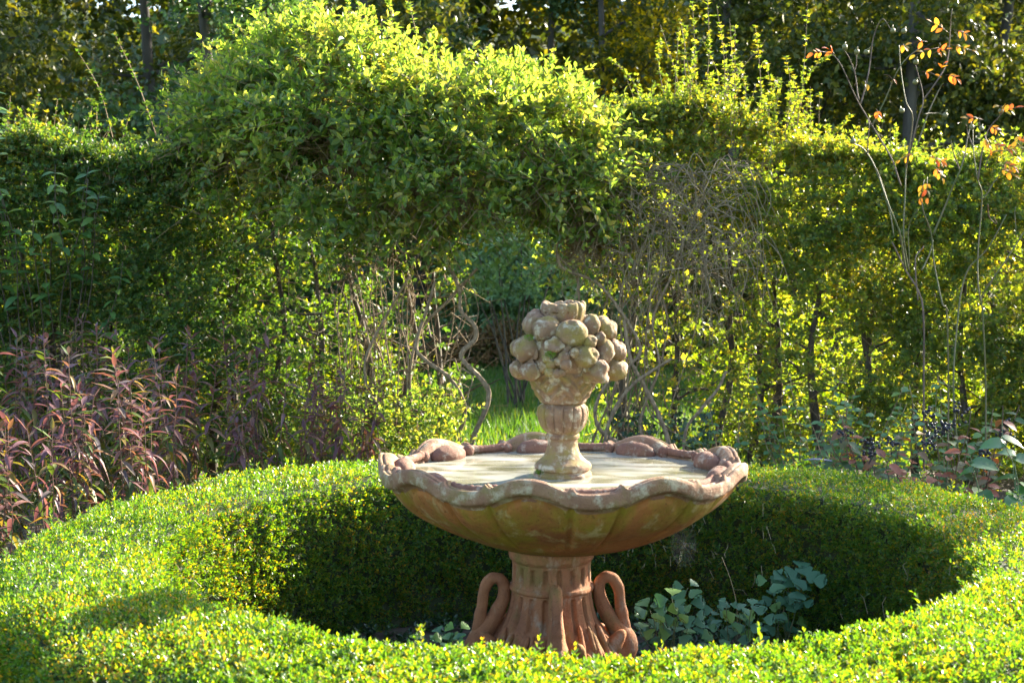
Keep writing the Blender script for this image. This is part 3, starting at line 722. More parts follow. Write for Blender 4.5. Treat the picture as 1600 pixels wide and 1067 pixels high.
for pts in ([(1075, 170), (1085, 90), (1082, 5)], [(1100, 170), (1108, 80), (1105, -10)], [(1130, 190), (1132, 100), (1120, 10)], [(1140, 200), (1145, 120), (1140, 30)], [(1090, 180), (1070, 110), (1072, 40)], [(1118, 180), (1122, 120), (1096, 60)],
            [(1190, 215), (1188, 120), (1180, 40)], [(1240, 235), (1255, 120), (1262, 5)], [(1225, 230), (1235, 140), (1228, 90)], [(1215, 240), (1262, 120), (1300, 85)], [(1270, 250), (1300, 215), (1330, 180)], [(1010, 200), (990, 130), (950, 90)], [(1050, 200), (1030, 110), (1032, 65)],
            [(1160, 220), (1165, 150), (1160, 110)], [(1395, 265), (1400, 230), (1398, 195)], [(1360, 265), (1350, 240), (1358, 215)], [(1205, 215), (1210, 160), (1195, 95)]):
    shoot(hr, shr, pts, 5.1, M['haw_sunlit'], n=34)
rq = random.Random(77)
for k_ in range(46):
    x_ = rq.choice((rq.gauss(1100, 45), rq.gauss(1225, 40), rq.uniform(970, 1320))); yt = rq.uniform(25, 150) if abs(x_-1105) < 60 else rq.uniform(110, 205)
    yb = 225 if x_ < 1230 else 262; dx_ = rq.gauss(0, 22)
    shoot(hr, shr, [(x_, yb), (x_+dx_*.3+rq.uniform(-6, 6), yb*.5+yt*.5), (x_+dx_, yt)], rq.uniform(4.85, 5.45), M['haw_sunlit'], rq.uniform(.034, .046), rq.randint(22, 38))
for k_ in range(16):
    x_ = rq.uniform(-10, 300); yt = rq.uniform(150, 215); dx_ = rq.gauss(0, 22)
    shoot(hl, shl, [(x_, 250), (x_+dx_*.3, 225), (x_+dx_, yt)], rq.uniform(4.9, 5.4), M['haw'], rq.uniform(.036, .05), rq.randint(18, 30))

# honeysuckle over the arch
def honeysuckle():
    root = thing('honeysuckle', 'sprawling honeysuckle heaped over the garden arch', 'climbing plant', (xw(620), 4.9, 0)); sh = np.array(root.location)
    E = []
    for (px_, py_, rx, rz, y, ry) in ((400, 215, 125, 100, 4.85, .55), (500, 165, 150, 95, 4.85, .6), (560, 235, 170, 135, 4.55, .65), (690, 215, 160, 115, 4.6, .65), (690, 290, 120, 75, 4.35, .5),
                                      (820, 238, 125, 95, 4.7, .6), (855, 275, 85, 62, 4.5, .45), (915, 262, 80, 70, 4.9, .5), (480, 105, 85, 50, 5.1, .4), (925, 355, 45, 75, 4.8, .35)):
        c = P(px_, py_, y); s = (y-CAM.y)/F_PX; E.append((np.array(c), np.array([rx*s, ry, rz*s])))
    gl, gt = Geo(), Geo()
    Cs, Ns = [], []
    for i, (c, r) in enumerate(E):
        n = int(1150*r[0]*(r[1]+r[2])); d = norm(rng.normal(size=(n, 3)))
        X = c + d*r*(1 + .60*(vnoise(c + d*r, 2.4)-.5) + .45*(vnoise(c+d*r, 6)-.5))[:, None]*(1-.20*rng.random((n, 1))**2)
        ins = np.zeros(n, bool)
        for j_, (c2, r2) in enumerate(E):
            if j_ != i: ins |= (np.sum(((X-c2)/r2)**2, -1) < .62)
        low = (d[:, 2] < -.25) & (rng.random(n) < .5*(vnoise(X, 3.0) > .42)+.25)         # thin underside
        k = ~ins & ~low
        Cs.append(X[k]); Ns.append(norm(d/r)[k])
    C = np.concatenate(Cs); Nn = np.concatenate(Ns)
    D = Nn*.7 + UP*.35 + rng.normal(size=C.shape)*.45
    h = rng.random(len(C)) < .6
    sprigs(gl, gt, C[h]-norm(D[h])*.06, D[h], 10, .21, .070, .52, 'hex', .9, .3, .25, .35, .002)
    sprigs(gl, gt, C[~h]-norm(D[~h])*.08, D[~h], 12, .19, .050, .8, 'lob', .9, .35, .25, .35, .002)
    # loose sprays standing off the outline
    k = rng.choice(len(C), 1200, False)
    sprigs(gl, gt, C[k], Nn[k]*.7+UP*.35+rng.normal(size=(1200, 3))*.55, 14, .38, .064, .5, 'hex', .9, .3, .3, .35, .0022)
    gl.build('foliage', M['honey'], root, False, sh)['kind'] = 'stuff'
    # dead brown twigs under the heap
    m = 8000; c_ = rng.integers(0, len(E), m)
    A = np.array([E[i][0] for i in c_]) + norm(rng.normal(size=(m, 3)))*np.array([E[i][1] for i in c_])*(rng.random((m, 1))*.95)*np.array([1, 1, .9]); A[:, 2] -= .10*rng.random(m)
    segs(gt, A, A + rng.normal(size=(m, 3))*np.array([.13, .1, .09]) - UP*.04, .0026)
    gt.build('twig', M['twig'], root, False, sh)['kind'] = 'stuff'
    for pts in ([(420, 60), (405, 20), (412, -15)], [(440, 50), (445, 10), (440, -20)], [(475, 50), (470, 10), (480, -20)], [(540, 60), (545, 20), (540, -15)], [(555, 60), (560, 10), (552, -20)], [(610, 75), (612, 30), (605, -5)], [(655, 75), (645, 30), (635, -5)],
                [(300, 150), (330, 110), (350, 80)], [(845, 130), (862, 105), (866, 75)], [(775, 110), (778, 95), (780, 80)], [(690, 95), (670, 60), (680, 45)], [(280, 190), (278, 150), (300, 130)], [(590, 70), (585, 30), (580, 10)]):
        shoot(root, sh, pts, 4.95, M['honey'], n=24)
    # woody stems at the left side of the opening
    def stem(pts, ys, r0, r1, nn_=40):
        if pts[0][1] >= 655: pts = [(pts[0][0]-3, 786)] + list(pts); ys = [ys[0]] + list(ys); nn_ += 6
        p = spline(np.array([P(a_, b_, y_) for (a_, b_), y_ in zip(pts, ys)]), nn_)
        rd = np.linspace(r0, r1, nn_)*(1+.35*(vnoise(np.column_stack([np.linspace(0, 9, nn_), np.full(nn_, pts[0][0]*.13), np.zeros(nn_)]))-.5))
        V, fs = tube(p, rd, 10); V = V + (vnoise(V, 45)[:, None]-.5)*.006
        Geo().add(V, fs).build('stem', M['vine'], root, True, sh)
    stem([(735, 700), (762, 630), (758, 600), (725, 565), (722, 550), (742, 530), (742, 510), (720, 485), (718, 455), (705, 420)], [4.55]*5+[4.6, 4.6, 4.65, 4.7, 4.8], .020, .014, 60)
    stem([(712, 700), (726, 650), (722, 620), (700, 588), (668, 565), (650, 540), (668, 480), (680, 440)], [4.6]*8, .017, .010, 50)
    stem([(600, 660), (575, 610), (572, 560), (600, 500), (640, 430)], [4.7]*5, .013, .009)
    stem([(722, 575), (738, 590), (731, 620), (733, 640)], [4.55]*4, .006, .002, 20)
    stem([(725, 490), (715, 520), (716, 545)], [4.6]*3, .006, .002, 14)
    stem([(710, 560), (720, 580), (735, 545), (728, 520)], [4.58]*4, .005, .002, 20)
    stem([(745, 420), (700, 470), (655, 520), (640, 600), (655, 690)], [4.75]*5, .012, .009)
    # climbing stems at the right side
    stem([(1000, 700), (965, 690), (938, 672), (930, 640), (948, 600), (985, 570), (1000, 540), (965, 480), (930, 440), (880, 420), (870, 395)], [4.5]*11, .014, .010, 60)
    stem([(1045, 700), (1030, 650), (1005, 600), (985, 560), (975, 500)], [4.5]*5, .018, .012)
    stem([(945, 690), (960, 640), (985, 605), (1010, 585), (1050, 560)], [4.45]*5, .016, .010)
    stem([(1005, 700), (1000, 660), (1012, 620), (1030, 570), (1020, 500), (1050, 430)], [4.55]*6, .012, .008)
    stem([(1070, 680), (1095, 640), (1120, 610), (1135, 580)], [4.5]*4, .014, .009)
    stem([(905, 470), (900, 430), (870, 395), (880, 360)], [4.6]*4, .010, .008, 20)
    for k in range(26):
        xx = random.uniform(945, 1050); stem([(xx+random.uniform(-50, 60), 695), (xx, random.uniform(600, 650)), (xx+random.uniform(-20, 40), 520), (xx+random.uniform(-20, 60), random.uniform(380, 440))], [4.6+random.uniform(0, .35)]*4, random.uniform(.004, .009), .003, 22)
    for k in range(34):
        xx = random.uniform(530, 725); stem([(xx+random.uniform(-30, 20), 690), (xx, random.uniform(560, 620)), (xx+random.uniform(-30, 30), 480), (xx+random.uniform(-40, 40), random.uniform(380, 420))], [4.7+random.uniform(0, .5)]*4, random.uniform(.003, .008), .003, 22)
    # cream flower heads
    for (a_, b_) in ((605, 275), (622, 305), (752, 240), (770, 268), (600, 300)):
        g = Geo(); c = np.array(P(a_, b_, 3.98)); dd = norm(rng.normal(size=(26, 3))+np.array([0, -.5, .4])); leaves(g, np.repeat(c[None], 26, 0), dd, rng.normal(size=(26, 3)), .045, .012, 'dia'); g.build('flower', M['petal'], root, False, sh)
    # leaves low on the left jamb
    gl = Geo(); n = 420; C = np.stack([rng.uniform(xw(470), xw(735), n), rng.uniform(4.35, 4.8, n), .15+.55*rng.random(n)**1.5], -1)
    sprigs(gl, None, C, np.stack([rng.normal(0, .6, n), rng.normal(-.3, .5, n), np.ones(n)*.7], -1), 8, .16, .045, .45, 'hex')
    gl.build('foliage', M['honey'], root, False, sh)['kind'] = 'stuff'
honeysuckle()

# dead vine hanging over the hedge right of the arch
def dead_vine():
    root = thing('dead_vine', 'tangle of dry grey vine stems hanging over the hedge right of the arch', 'vine', (xw(1050), 4.7, 0)); sh = np.array(root.location)
    r_ = random.Random(12)
    for k in range(300):
        x0 = r_.uniform(930, 1160); y0 = r_.uniform(255, 420); s = r_.choice((-1, 1))
        pts = [(x0, y0), (x0+s*r_.uniform(15, 45), y0-r_.uniform(-10, 25)), (x0+s*r_.uniform(20, 80), y0+r_.uniform(20, 60)), (x0+s*r_.uniform(0, 90), y0+r_.uniform(60, 150))]
        yy = 4.60 + r_.uniform(-.2, .25)
        p = spline(np.array([P(a_, b_, yy+r_.uniform(-.06, .06)) for a_, b_ in pts]), 14)
        V, fs = tube(p, np.linspace(r_.uniform(.0025, .0045), .0015, 14), 4, False)
        Geo().add(V, fs).build('stem', M['deadvine'], root, True, sh)
dead_vine()

# ivy at the foot of the right jamb
g = Geo(); n = 480
C = np.stack([rng.uniform(xw(945), xw(1110), n), rng.uniform(4.55, 4.85, n), .05+.55*rng.random(n)**1.4], -1)
A = np.stack([rng.normal(0, .6, n), rng.normal(-.3, .4, n), -.6+rng.normal(0, .4, n)], -1)
leaves(g, C, A, np.stack([rng.normal(0, .3, n), -np.ones(n), .5+0*rng.random(n)], -1), .055*rng.uniform(.6, 1.1, n), .055, 'lob')
ro = thing('ivy', 'dark ivy at the foot of the hedge right of the arch opening', 'ivy', (xw(1020), 4.7, 0)); sh = np.array(ro.location)
g.build('foliage', M['ivy'], ro, False, sh)['kind'] = 'stuff'
g = Geo(); A = C[:60]; segs(g, np.column_stack([A[:, 0], A[:, 1], 0*A[:, 2]]), A, .003); g.build('stem', M['greenstem'], ro, False, sh)['kind'] = 'stuff'

# ------------------------------------------------------------------ woodland behind
def tree(label, x, y, h, cr, mat, seed, nleaf, L=.12, low=.12, name='woodland_tree'):
    root = thing(name, label, 'tree', (x, y, 0), 'woodland trees beyond the lawn'); r_ = random.Random(seed)
    g = Geo(); p = crooked((0, 0, 0), (r_.uniform(-.4, .4), r_.uniform(-.3, .3), h*.9), 14, .18, 3, seed)
    V, fs = tube(p, np.linspace(.13, .025, 14)*r_.uniform(.8, 1.3), 9); g.add(V, fs)
    cl = []
    for k in range(22):
        t = r_.uniform(low, 1); b = p[int(t*13)]; an = r_.random()*6.28; ln = cr*r_.uniform(.45, 1.0)*(1.1-.55*t)
        q = crooked(b, b+np.array([math.cos(an)*ln, math.sin(an)*ln, r_.uniform(.05, .5)*ln]), 8, .15, 3, seed+k)
        V, fs = tube(q, np.linspace(.035, .008, 8), 5, False); g.add(V, fs); cl.append((q[-1], ln)); cl.append((q[4], ln))
    g.build('trunk', M['treebark'], root, True)
    gl = Geo(); per = nleaf//len(cl)//8 + 1
    Cs = []
    for c, ln in cl:
        d = norm(rng.normal(size=(per, 3))); Cs.append(c + d*np.array([.85, .85, .6])*rng.uniform(.25, 1, (per, 1))*cr*.42)
    C = np.concatenate(Cs); C[:, 2] = np.maximum(C[:, 2], .25)
    D = rng.normal(size=C.shape) + UP*.2
    sprigs(gl, None, C, D, 8, .36, L, .62, 'dia', .9, .4, .35, .35)
    gl.build('crown', mat, root)['kind'] = 'stuff'
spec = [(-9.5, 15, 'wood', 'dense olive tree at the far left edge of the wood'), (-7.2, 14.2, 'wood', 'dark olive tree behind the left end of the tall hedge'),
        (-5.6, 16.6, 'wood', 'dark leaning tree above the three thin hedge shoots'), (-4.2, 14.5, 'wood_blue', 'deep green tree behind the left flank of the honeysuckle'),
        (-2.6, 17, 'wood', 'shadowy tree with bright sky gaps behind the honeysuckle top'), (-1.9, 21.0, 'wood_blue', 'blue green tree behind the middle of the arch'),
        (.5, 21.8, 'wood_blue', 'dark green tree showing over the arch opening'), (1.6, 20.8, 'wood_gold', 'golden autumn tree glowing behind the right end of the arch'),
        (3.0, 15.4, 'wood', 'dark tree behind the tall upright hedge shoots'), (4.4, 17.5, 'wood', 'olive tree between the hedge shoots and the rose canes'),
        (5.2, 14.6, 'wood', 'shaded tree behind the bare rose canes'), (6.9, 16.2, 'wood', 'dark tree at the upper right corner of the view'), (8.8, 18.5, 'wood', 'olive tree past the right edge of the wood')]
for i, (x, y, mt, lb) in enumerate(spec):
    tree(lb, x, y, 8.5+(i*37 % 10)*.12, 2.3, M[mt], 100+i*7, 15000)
tree('thin sparse tree beyond the right end of the hedge', 10.6, 9.1, 8.4, 2.5, M['wood'], 911, 3600, .16, .3)
# low shrubs at the foot of the wood and behind the hedges
def bush(name, label, x, y, rx, ry, h, mat, nsp, L, seed, cat='shrub', z0=0.0):
    root = thing(name, label, cat, (x, y, 0)); g = Geo(); r_ = random.Random(seed)
    for k in range(9):
        an = r_.random()*6.28; q = crooked((r_.uniform(-.1, .1), r_.uniform(-.1, .1), 0), (math.cos(an)*rx*.7, math.sin(an)*ry*.7, z0+h*r_.uniform(.5, .95)), 8, .08, 3, seed+k)
        V, fs = tube(q, np.linspace(.014, .004, 8), 5, False); g.add(V, fs)
    g.build('stem', M['bark'], root, True)
    gl = Geo(); d = norm(rng.normal(size=(nsp, 3))); d[:, 2] = np.abs(d[:, 2])*1.2-.15
    C = d*np.array([rx, ry, h*.8])*(rng.uniform(.35, 1, (nsp, 1))**.6); C *= (1+.5*(vnoise(C, 2.2, seed)-.5))[:, None]; C[:, 2] = np.maximum(C[:, 2]+.12, .08) + z0
    sprigs(gl, None, C, d+UP*.4+rng.normal(size=(nsp, 3))*.4, 8, .2, L, .6, 'dia', .9, .35, .25)
    gl.build('foliage', mat, root)['kind'] = 'stuff'
for i, (x, y, rx, h, mt, lb) in enumerate([(.2, 15.6, 1.5, 3.0, 'laurel', 'pale blue green bush in shade seen through the arch opening'), (-2.9, 14.6, 1.3, 2.6, 'wood_blue', 'dark bush beyond the lawn left of the opening'),
        (2.9, 15.2, 1.3, 2.6, 'wood', 'dark bush beyond the lawn right of the opening'), (4.2, 12.9, 1.5, 2.6, 'wood', 'dark bush behind the right hand hedge and roses'), (-4.2, 12.9, 1.5, 2.8, 'wood', 'dark bush behind the left hand hedge'),
        (6.8, 13.4, 1.6, 2.8, 'wood', 'dark bush at the right end of the lawn'), (-6.9, 13, 1.6, 2.8, 'wood', 'dark bush at the left end of the lawn')]):
    bush('shade_bush', lb, x, y, rx, 1.0, h, M[mt], 2600 if i == 0 else 1300, .10 if i == 0 else .08, 300+i*11)
for i, (x, y, rx, h, lb) in enumerate([(2.05, 6.7, .7, 1.25, 'sunlit yellow green shrub glowing through the hedge right of the vine tangle'), (-1.75, 6.8, .75, 1.15, 'sunlit shrub glowing through the hedge left of the opening'),
        (-3.1, 6.9, .7, .7, 'sunlit shrub glimpsed behind the hedge foot above the purple plants'), (3.6, 7.0, .8, .6, 'sunlit shrub glimpsed behind the hedge foot beneath the roses')]):
    bush('sunlit_shrub', lb, x, y, rx, .45, h, M['under'], 520, .075, 400+i*13)
bush('young_willow', 'young willow hanging over the lawn in the top of the arch opening', -.15, 9.9, .85, .45, .95, M['laurel'], 420, .07, 517, 'tree', 1.1)
bush('dead_bracken', 'brown dead bracken at the wood edge seen through the arch', .3, 14.4, 1.9, .4, .55, M['bracken'], 900, .07, 77, 'bracken')
# the far wood, one mass
g = Geo(); n = 9000; C = np.stack([rng.uniform(-14, 14.5, n), rng.uniform(23.5, 27, n), rng.random(n)*11], -1)
k = vnoise(C, .7) > .12; C = C[k]
sprigs(g, None, C, rng.normal(size=C.shape), 8, .7, .28, .72, 'dia', .9, .4, .2)
o = g.build('far_woodland', M['wood']); tag(o, 'far dark wood behind the nearer trees', 'woodland', kind='stuff')

# wooded hillside sheet added to block the sky between the trees
xs = np.linspace(-30, 20, 60); V = []; 
for x_ in xs:
    h_ = 9.5 + 3*(vnoise(np.array([x_*.35, 0., 3.]))-.5)
    for t_ in np.linspace(0, 1, 8): V.append((x_, 30 + 9*t_ + 1.5*vnoise(np.array([x_*.6, t_*5, 1.])), h_*math.sin(t_*PI/2)))
Fq = [(i*8+j, (i+1)*8+j, (i+1)*8+j+1, i*8+j+1) for i in range(59) for j in range(7)]
o = link('wooded_backdrop', mesh_np('wooded_backdrop', np.array(V), np.array(Fq), M['backdrop'], True)); o['kind'] = 'structure'

# ------------------------------------------------------------------ single-leaf plants
def leaf_data(name, L, W, mat, tpl='lance', bend=0.0, curl=0.0):
    """one leaf along +y, upper side +z, bent down by its own weight"""
    if tpl == 'lance': out = [(0, .0), (.10, .16), (.25, .40), (.42, .5), (.60, .44), (.78, .26), (.92, .08), (1, 0)]
    elif tpl == 'oval': out = [(0, 0), (.08, .22), (.25, .44), (.48, .5), (.70, .42), (.88, .22), (1, 0)]
    elif tpl == 'fan': out = [(0, 0), (.22, .18), (.45, .46), (.72, .62), (.90, .50), (.82, .34), (.98, .26), (1.04, .12), (.92, 0)]
    elif tpl == 'broad': out = [(0, 0), (-.06, .2), (.12, .44), (.38, .52), (.66, .38), (.86, .17), (1, 0)]
    n = len(out); V = []
    for s in (1, 0, -1):
        for t, hw in out:
            zz = -bend*t*t*L + (abs(s)*hw*W*curl) + (.012*L*math.sin(t*14)*abs(s))
            V.append((s*hw*W, t*L*(1-.25*bend), zz))
    Fq = []
    for b in (0, n):
        for i in range(n-1): Fq.append((b+i, b+i+1, b+n+i+1, b+n+i))
    me = mesh_np(name, np.array(V), np.array(Fq)[:, ::-1], mat, True); return me

def put_leaf(me, parent, base, A, Nn, scale=1.0, name='leaf'):
    """leaf object with base point and axis in the parent's space"""
    A = Vector(A).normalized(); Nn = Vector(Nn); Nn = (Nn - A*Nn.dot(A)).normalized(); B = A.cross(Nn)
    m = Matrix(((B.x, A.x, Nn.x, base[0]), (B.y, A.y, Nn.y, base[1]), (B.z, A.z, Nn.z, base[2]), (0, 0, 0, 1)))
    o = bpy.data.objects.new(name, me); COL.objects.link(o); o.parent = parent
    o.matrix_local = m @ Matrix.Scale(scale, 4); return o

PL = {}
for c, mt in (('p', 'purple'), ('o', 'olive'), ('g', 'greyleaf')):
    PL[c] = [leaf_data('lance_leaf', .118, .025, M[mt], 'lance', b, cu) for b, cu in ((.1, .3), (.3, .5), (.5, .6), (.75, .4), (.95, .8))]
rp = random.Random(31)
def perennial(x, y, hmax, ns, dens):
    root = thing('purple_perennial', 'purple and bronze lance-leaved perennial in the bed left of the round hedge', 'perennial plant', (x, y, 0), 'purple perennials in the left bed')
    for s in range(ns):
        h = hmax*rp.uniform(.72, 1.08); b = np.array([rp.uniform(-.16, .16), rp.uniform(-.14, .14), 0])
        tip = b + np.array([rp.uniform(-.13, .13), rp.uniform(-.1, .1), h])
        p = crooked(b, tip, 12, .025, 3, rp.random()*90)
        V, fs = tube(p, np.linspace(.0042, .002, 12), 4, False); st = Geo().add(V, fs).build('stem', M['redstem'], root, True)
        nl = int(dens*h)
        for k in range(nl):
            t = .18 + .82*(k+rp.random())/nl; f = t*11; i = min(int(f), 10); c = p[i] + (p[i+1]-p[i])*(f-i)
            an = k*2.4 + rp.uniform(-.5, .5); up = rp.gauss(.35 if t > .8 else .05, .4)
            A = (math.cos(an), math.sin(an), up + (.9 if t > .95 else 0))
            pu = .92*np.clip((t-.35)/.35, 0.05, 1)
            q = rp.random(); kind = 'p' if q < pu*.76 else ('g' if q > .93 else 'o')
            i_b = rp.choice((0, 1, 1, 2)) if t > .75 else rp.choice((1, 2, 3, 3, 4))
            put_leaf(PL[kind][i_b], st, c, A, (rp.uniform(-.3, .3), rp.uniform(-.3, .3), 1), rp.uniform(.6, 1.15)*(1.05-.25*(t > .93)))
spots = [(-2.55, .9), (-2.3, 1.45), (-2.75, 1.7), (-2.0, 2.0), (-2.45, 2.2), (-2.9, 2.5), (-1.65, 2.5), (-2.1, 2.75), (-2.6, 3.0), (-3.05, 3.25), (-1.35, 3.1), (-1.8, 3.3), (-2.25, 3.5), (-2.75, 3.75), (-3.2, 1.3), (-3.3, 2.1), (-1.45, 3.8), (-1.12, 3.75), (-2.35, .95), (-2.0, 1.55), (-3.5, 2.9), (-3.6, 1.7)]
for i, (x, y) in enumerate(spots):
    perennial(x, y, 1.22 if x < -1.7 else (1.12 if x < -1.2 else .92), 6, 42)

def px_stem(root, pts, y, r0, r1, mat, name='stem', n=None, amp=.0, ydev=.0, seed=0):
    k = n or 6*len(pts)
    q = [P(a_, b_, y + ydev*math.sin(i*1.7+seed)) for i, (a_, b_) in enumerate(pts)]
    p = spline(np.array(q), k) - np.array(root.location)
    if amp: p = p + (np.stack([vnoise(np.column_stack([np.linspace(0, 5, k)+ax*7, np.full(k, seed*1.3), np.zeros(k)])) for ax in range(3)], -1)-.5)*2*amp
    V, fs = tube(p, np.linspace(r0, r1, k)*.78, 7); return Geo().add(V, fs).build(name, mat, root, True), p

# rose bushes
rl = [leaf_data('rose_leaf', .043, .024, M['rose'], 'oval', b, .3) for b in (.1, .4)]
HIP = Geo(); V, Fq = sphere(12, 8); HIP.add(V*np.array([.016, .016, .017]), Fq)
hv, hf = tube(np.array([(0, 0, .014), (.002, 0, .026), (.006, 0, .034)]), [.006, .004, .001], 6); HIP.add(hv, hf)
hip_me = mesh_np('rose_hip', np.concatenate(HIP.V), [np.concatenate(f) for f in HIP.F.values()], M['hip'], True)
Z = lambda x, y: (1280 + x/2.134, y/2.134)
def rose(label, y, base_px, canes, hips, sprays, seed):
    b = P(*base_px, y); root = thing('rose_bush', label, 'rose', (b.x, y, 0)); r_ = random.Random(seed)
    for i, (pts, r0, r1, mt) in enumerate(canes):
        px_stem(root, [Z(*q) for q in pts], y, r0, r1, M[mt], 'cane', None, .004, .05, seed+i)
    loc = np.array(root.location)
    for (a_, b_) in hips:
        c = np.array(P(*Z(a_, b_), y)) - loc; o = link('rose_hip', hip_me, root, c); o.rotation_euler = (r_.uniform(-.6, .6), r_.uniform(-.6, .6), 0)
    for (a_, b_, dx, dy, n) in sprays:      # compound leaf: a stalk with paired leaflets
        c0 = np.array(P(*Z(a_, b_), y))-loc; c1 = np.array(P(*Z(a_+dx, b_+dy), y-.03))-loc
        V, fs = tube(np.array([c0, c0*.5+c1*.5+np.array([0, 0, .01]), c1]), .0016, 5); lf = Geo().add(V, fs).build('leaf_stalk', M['redstem'], root, True)
        ax = norm(c1-c0)
        for k in range(n):
            t = 1 if k == 0 else .35+.3*((k-1)//2); sd_ = 0 if k == 0 else (1 if k % 2 else -1)
            A = ax + sd_*np.array([ax[2], r_.uniform(-.6, .2), -ax[0]])*1.0 + np.array([0, 0, r_.uniform(-.3, .1)])
            put_leaf(r_.choice(rl), lf, c0+(c1-c0)*t, A, (r_.uniform(-.5, .5), -.5, .8), r_.uniform(.75, 1.2))
rose('tall bare rose bush with orange leaves and rose hips before the right hedge', 3.3, (1440, 640),
     [([(350, 1800), (350, 1350), (347, 1060), (330, 970), (290, 900), (245, 808)], 0.0086, 0.0058, 'oldcane'), ([(290, 900), (268, 780), (235, 690), (185, 560), (150, 500), (112, 478)], .008, .004, 'cane'),
      ([(300, 905), (280, 780), (285, 640), (290, 560), (312, 400), (290, 340), (272, 230), (265, 150)], 0.0065, 0.0032, 'cane'), ([(275, 620), (240, 530), (175, 420), (130, 340), (80, 230), (40, 182), (20, 175)], 0.0065, 0.0029, 'oldcane'),
      ([(140, 345), (165, 250), (180, 130), (210, 65), (240, 100)], .006, .003, 'oldcane'), ([(132, 335), (120, 250), (85, 165)], .005, .003, 'oldcane'), ([(118, 250), (125, 180)], .004, .003, 'oldcane'),
      ([(175, 425), (235, 300), (272, 220), (335, 158)], .006, .003, 'cane'), ([(288, 560), (330, 400), (347, 330), (320, 215)], .007, .003, 'oldcane'), ([(345, 335), (400, 262), (428, 200), (435, 100), (440, 60), (445, 28)], .006, .0025, 'oldcane'),
      ([(330, 480), (360, 390), (400, 300), (415, 280)], .006, .003, 'cane'), ([(350, 380), (390, 378), (420, 385)], .004, .003, 'cane'), ([(420, 1800), (430, 1350), (425, 1050), (410, 1010), (385, 880), (375, 780), (350, 710), (338, 660)], 0.0072, 0.0043, 'cane'),
      ([(378, 785), (430, 660), (470, 570), (492, 480), (500, 430)], .008, .004, 'cane'), ([(470, 570), (445, 500), (440, 470)], .005, .003, 'oldcane'), ([(160, 520), (165, 430), (162, 400)], .004, .003, 'oldcane'), ([(330, 1000), (320, 870), (350, 820)], .006, .004, 'oldcane'),
      ([(340, 900), (370, 840), (378, 800)], .006, .005, 'cane'), ([(250, 790), (225, 660), (190, 560)], .005, .004, 'cane'), ([(300, 900), (300, 760), (330, 700)], .004, .003, 'cane')],
     [(112, 472), (282, 105), (85, 158), (125, 174), (320, 275), (420, 385), (245, 104), (322, 208), (157, 175), (275, 370)],
     [(430, 110, -55, -35, 5), (445, 100, 55, 20, 5), (430, 150, 80, 20, 5), (400, 160, -80, 25, 5), (380, 180, 45, -15, 5), (360, 140, -50, 5, 3), (420, 250, 40, 15, 5), (405, 235, 10, -20, 3), (190, 365, 8, 25, 5), (148, 270, 8, 12, 1), (275, 150, 10, 8, 3),
      (360, 590, 0, 70, 5), (350, 520, 60, 20, 7), (330, 510, -60, 25, 5), (380, 550, 30, 45, 5), (350, 600, -10, 60, 5), (215, 250, 30, 15, 1), (20, 175, -40, 5, 5), (50, 180, -20, -15, 3), (340, 240, 45, 10, 3)], 51)
rose('smaller rose bush with pale orange leaves at the right edge of the view', 3.2, (1535, 640),
     [([(545, 1810), (555, 1350), (545, 1060), (530, 950), (530, 850), (545, 660), (530, 600), (515, 500), (510, 430)], 0.0072, 0.0036, 'cane'), ([(545, 665), (590, 600), (622, 540)], .006, .003, 'cane'), ([(535, 1000), (600, 900), (690, 765)], .007, .004, 'cane'),
      ([(500, 1810), (450, 1350), (462, 1060), (490, 910), (560, 830), (625, 715)], .008, .004, 'cane'), ([(530, 600), (545, 500), (560, 440), (600, 390), (612, 372)], .006, .003, 'oldcane'), ([(560, 680), (565, 720), (590, 745), (580, 720)], .005, .003, 'redstem'),
      ([(515, 500), (495, 440), (490, 415)], .004, .003, 'oldcane'), ([(655, 780), (655, 690)], .004, .003, 'cane'), ([(552, 560), (575, 510), (640, 500)], .005, .003, 'oldcane')],
     [(508, 425), (605, 372), (540, 430)],
     [(560, 420, 40, 20, 5), (545, 400, -50, -5, 5), (600, 380, 55, -20, 5), (620, 370, -20, -15, 3), (610, 500, 50, -10, 5), (600, 540, 50, 20, 7), (570, 480, 50, 15, 5), (550, 450, 20, 50, 5), (640, 480, 40, -20, 5), (590, 560, 60, 25, 5)], 63)

# shrubs in the right-hand border
def shrub(name, label, cat, cxp, cyp, y, w_, h_, nst, lv, nl, datas, stem_mat, seed, size=1.0, top_bias=1.0):
    c = P(cxp, cyp, y); root = thing(name, label, cat, (c.x, y, 0)); r_ = random.Random(seed)
    for s in range(nst):
        b = np.array([r_.uniform(-.12, .12)*w_*2, r_.uniform(-.1, .1), 0]); e = np.array([r_.uniform(-1, 1)*w_, r_.uniform(-.28, .22), h_*r_.uniform(.5, 1.0)])
        p = crooked(b, e, 12, .05, 3, r_.random()*99); p[:, 2] = np.maximum(p[:, 2], 0)
        V, fs = tube(p, np.linspace(.005, .0018, 12), 5); st = Geo().add(V, fs).build('stem', stem_mat, root, True)
        for k in range(lv):
            t = .3+.7*(k//2+r_.random()*.6)/(lv/2); f = min(t*11, 10.99); i = int(f); q = p[i]+(p[i+1]-p[i])*(f-i)
            an = (k % 2)*PI + (k//2)*1.4 + r_.uniform(-.4, .4); A = (math.cos(an), math.sin(an)-.15, r_.uniform(-.25, .35)+(.4 if t > .95 else 0))
            put_leaf(r_.choice(datas), st, q, A, (r_.uniform(-.3, .3), -.35+r_.uniform(-.3, .3), 1), size*r_.uniform(.65, 1.15))
    return root
sl = [leaf_data('snowberry_leaf', .062, .040, M['snow'], 'oval', b, .2) for b in (.1, .35)]
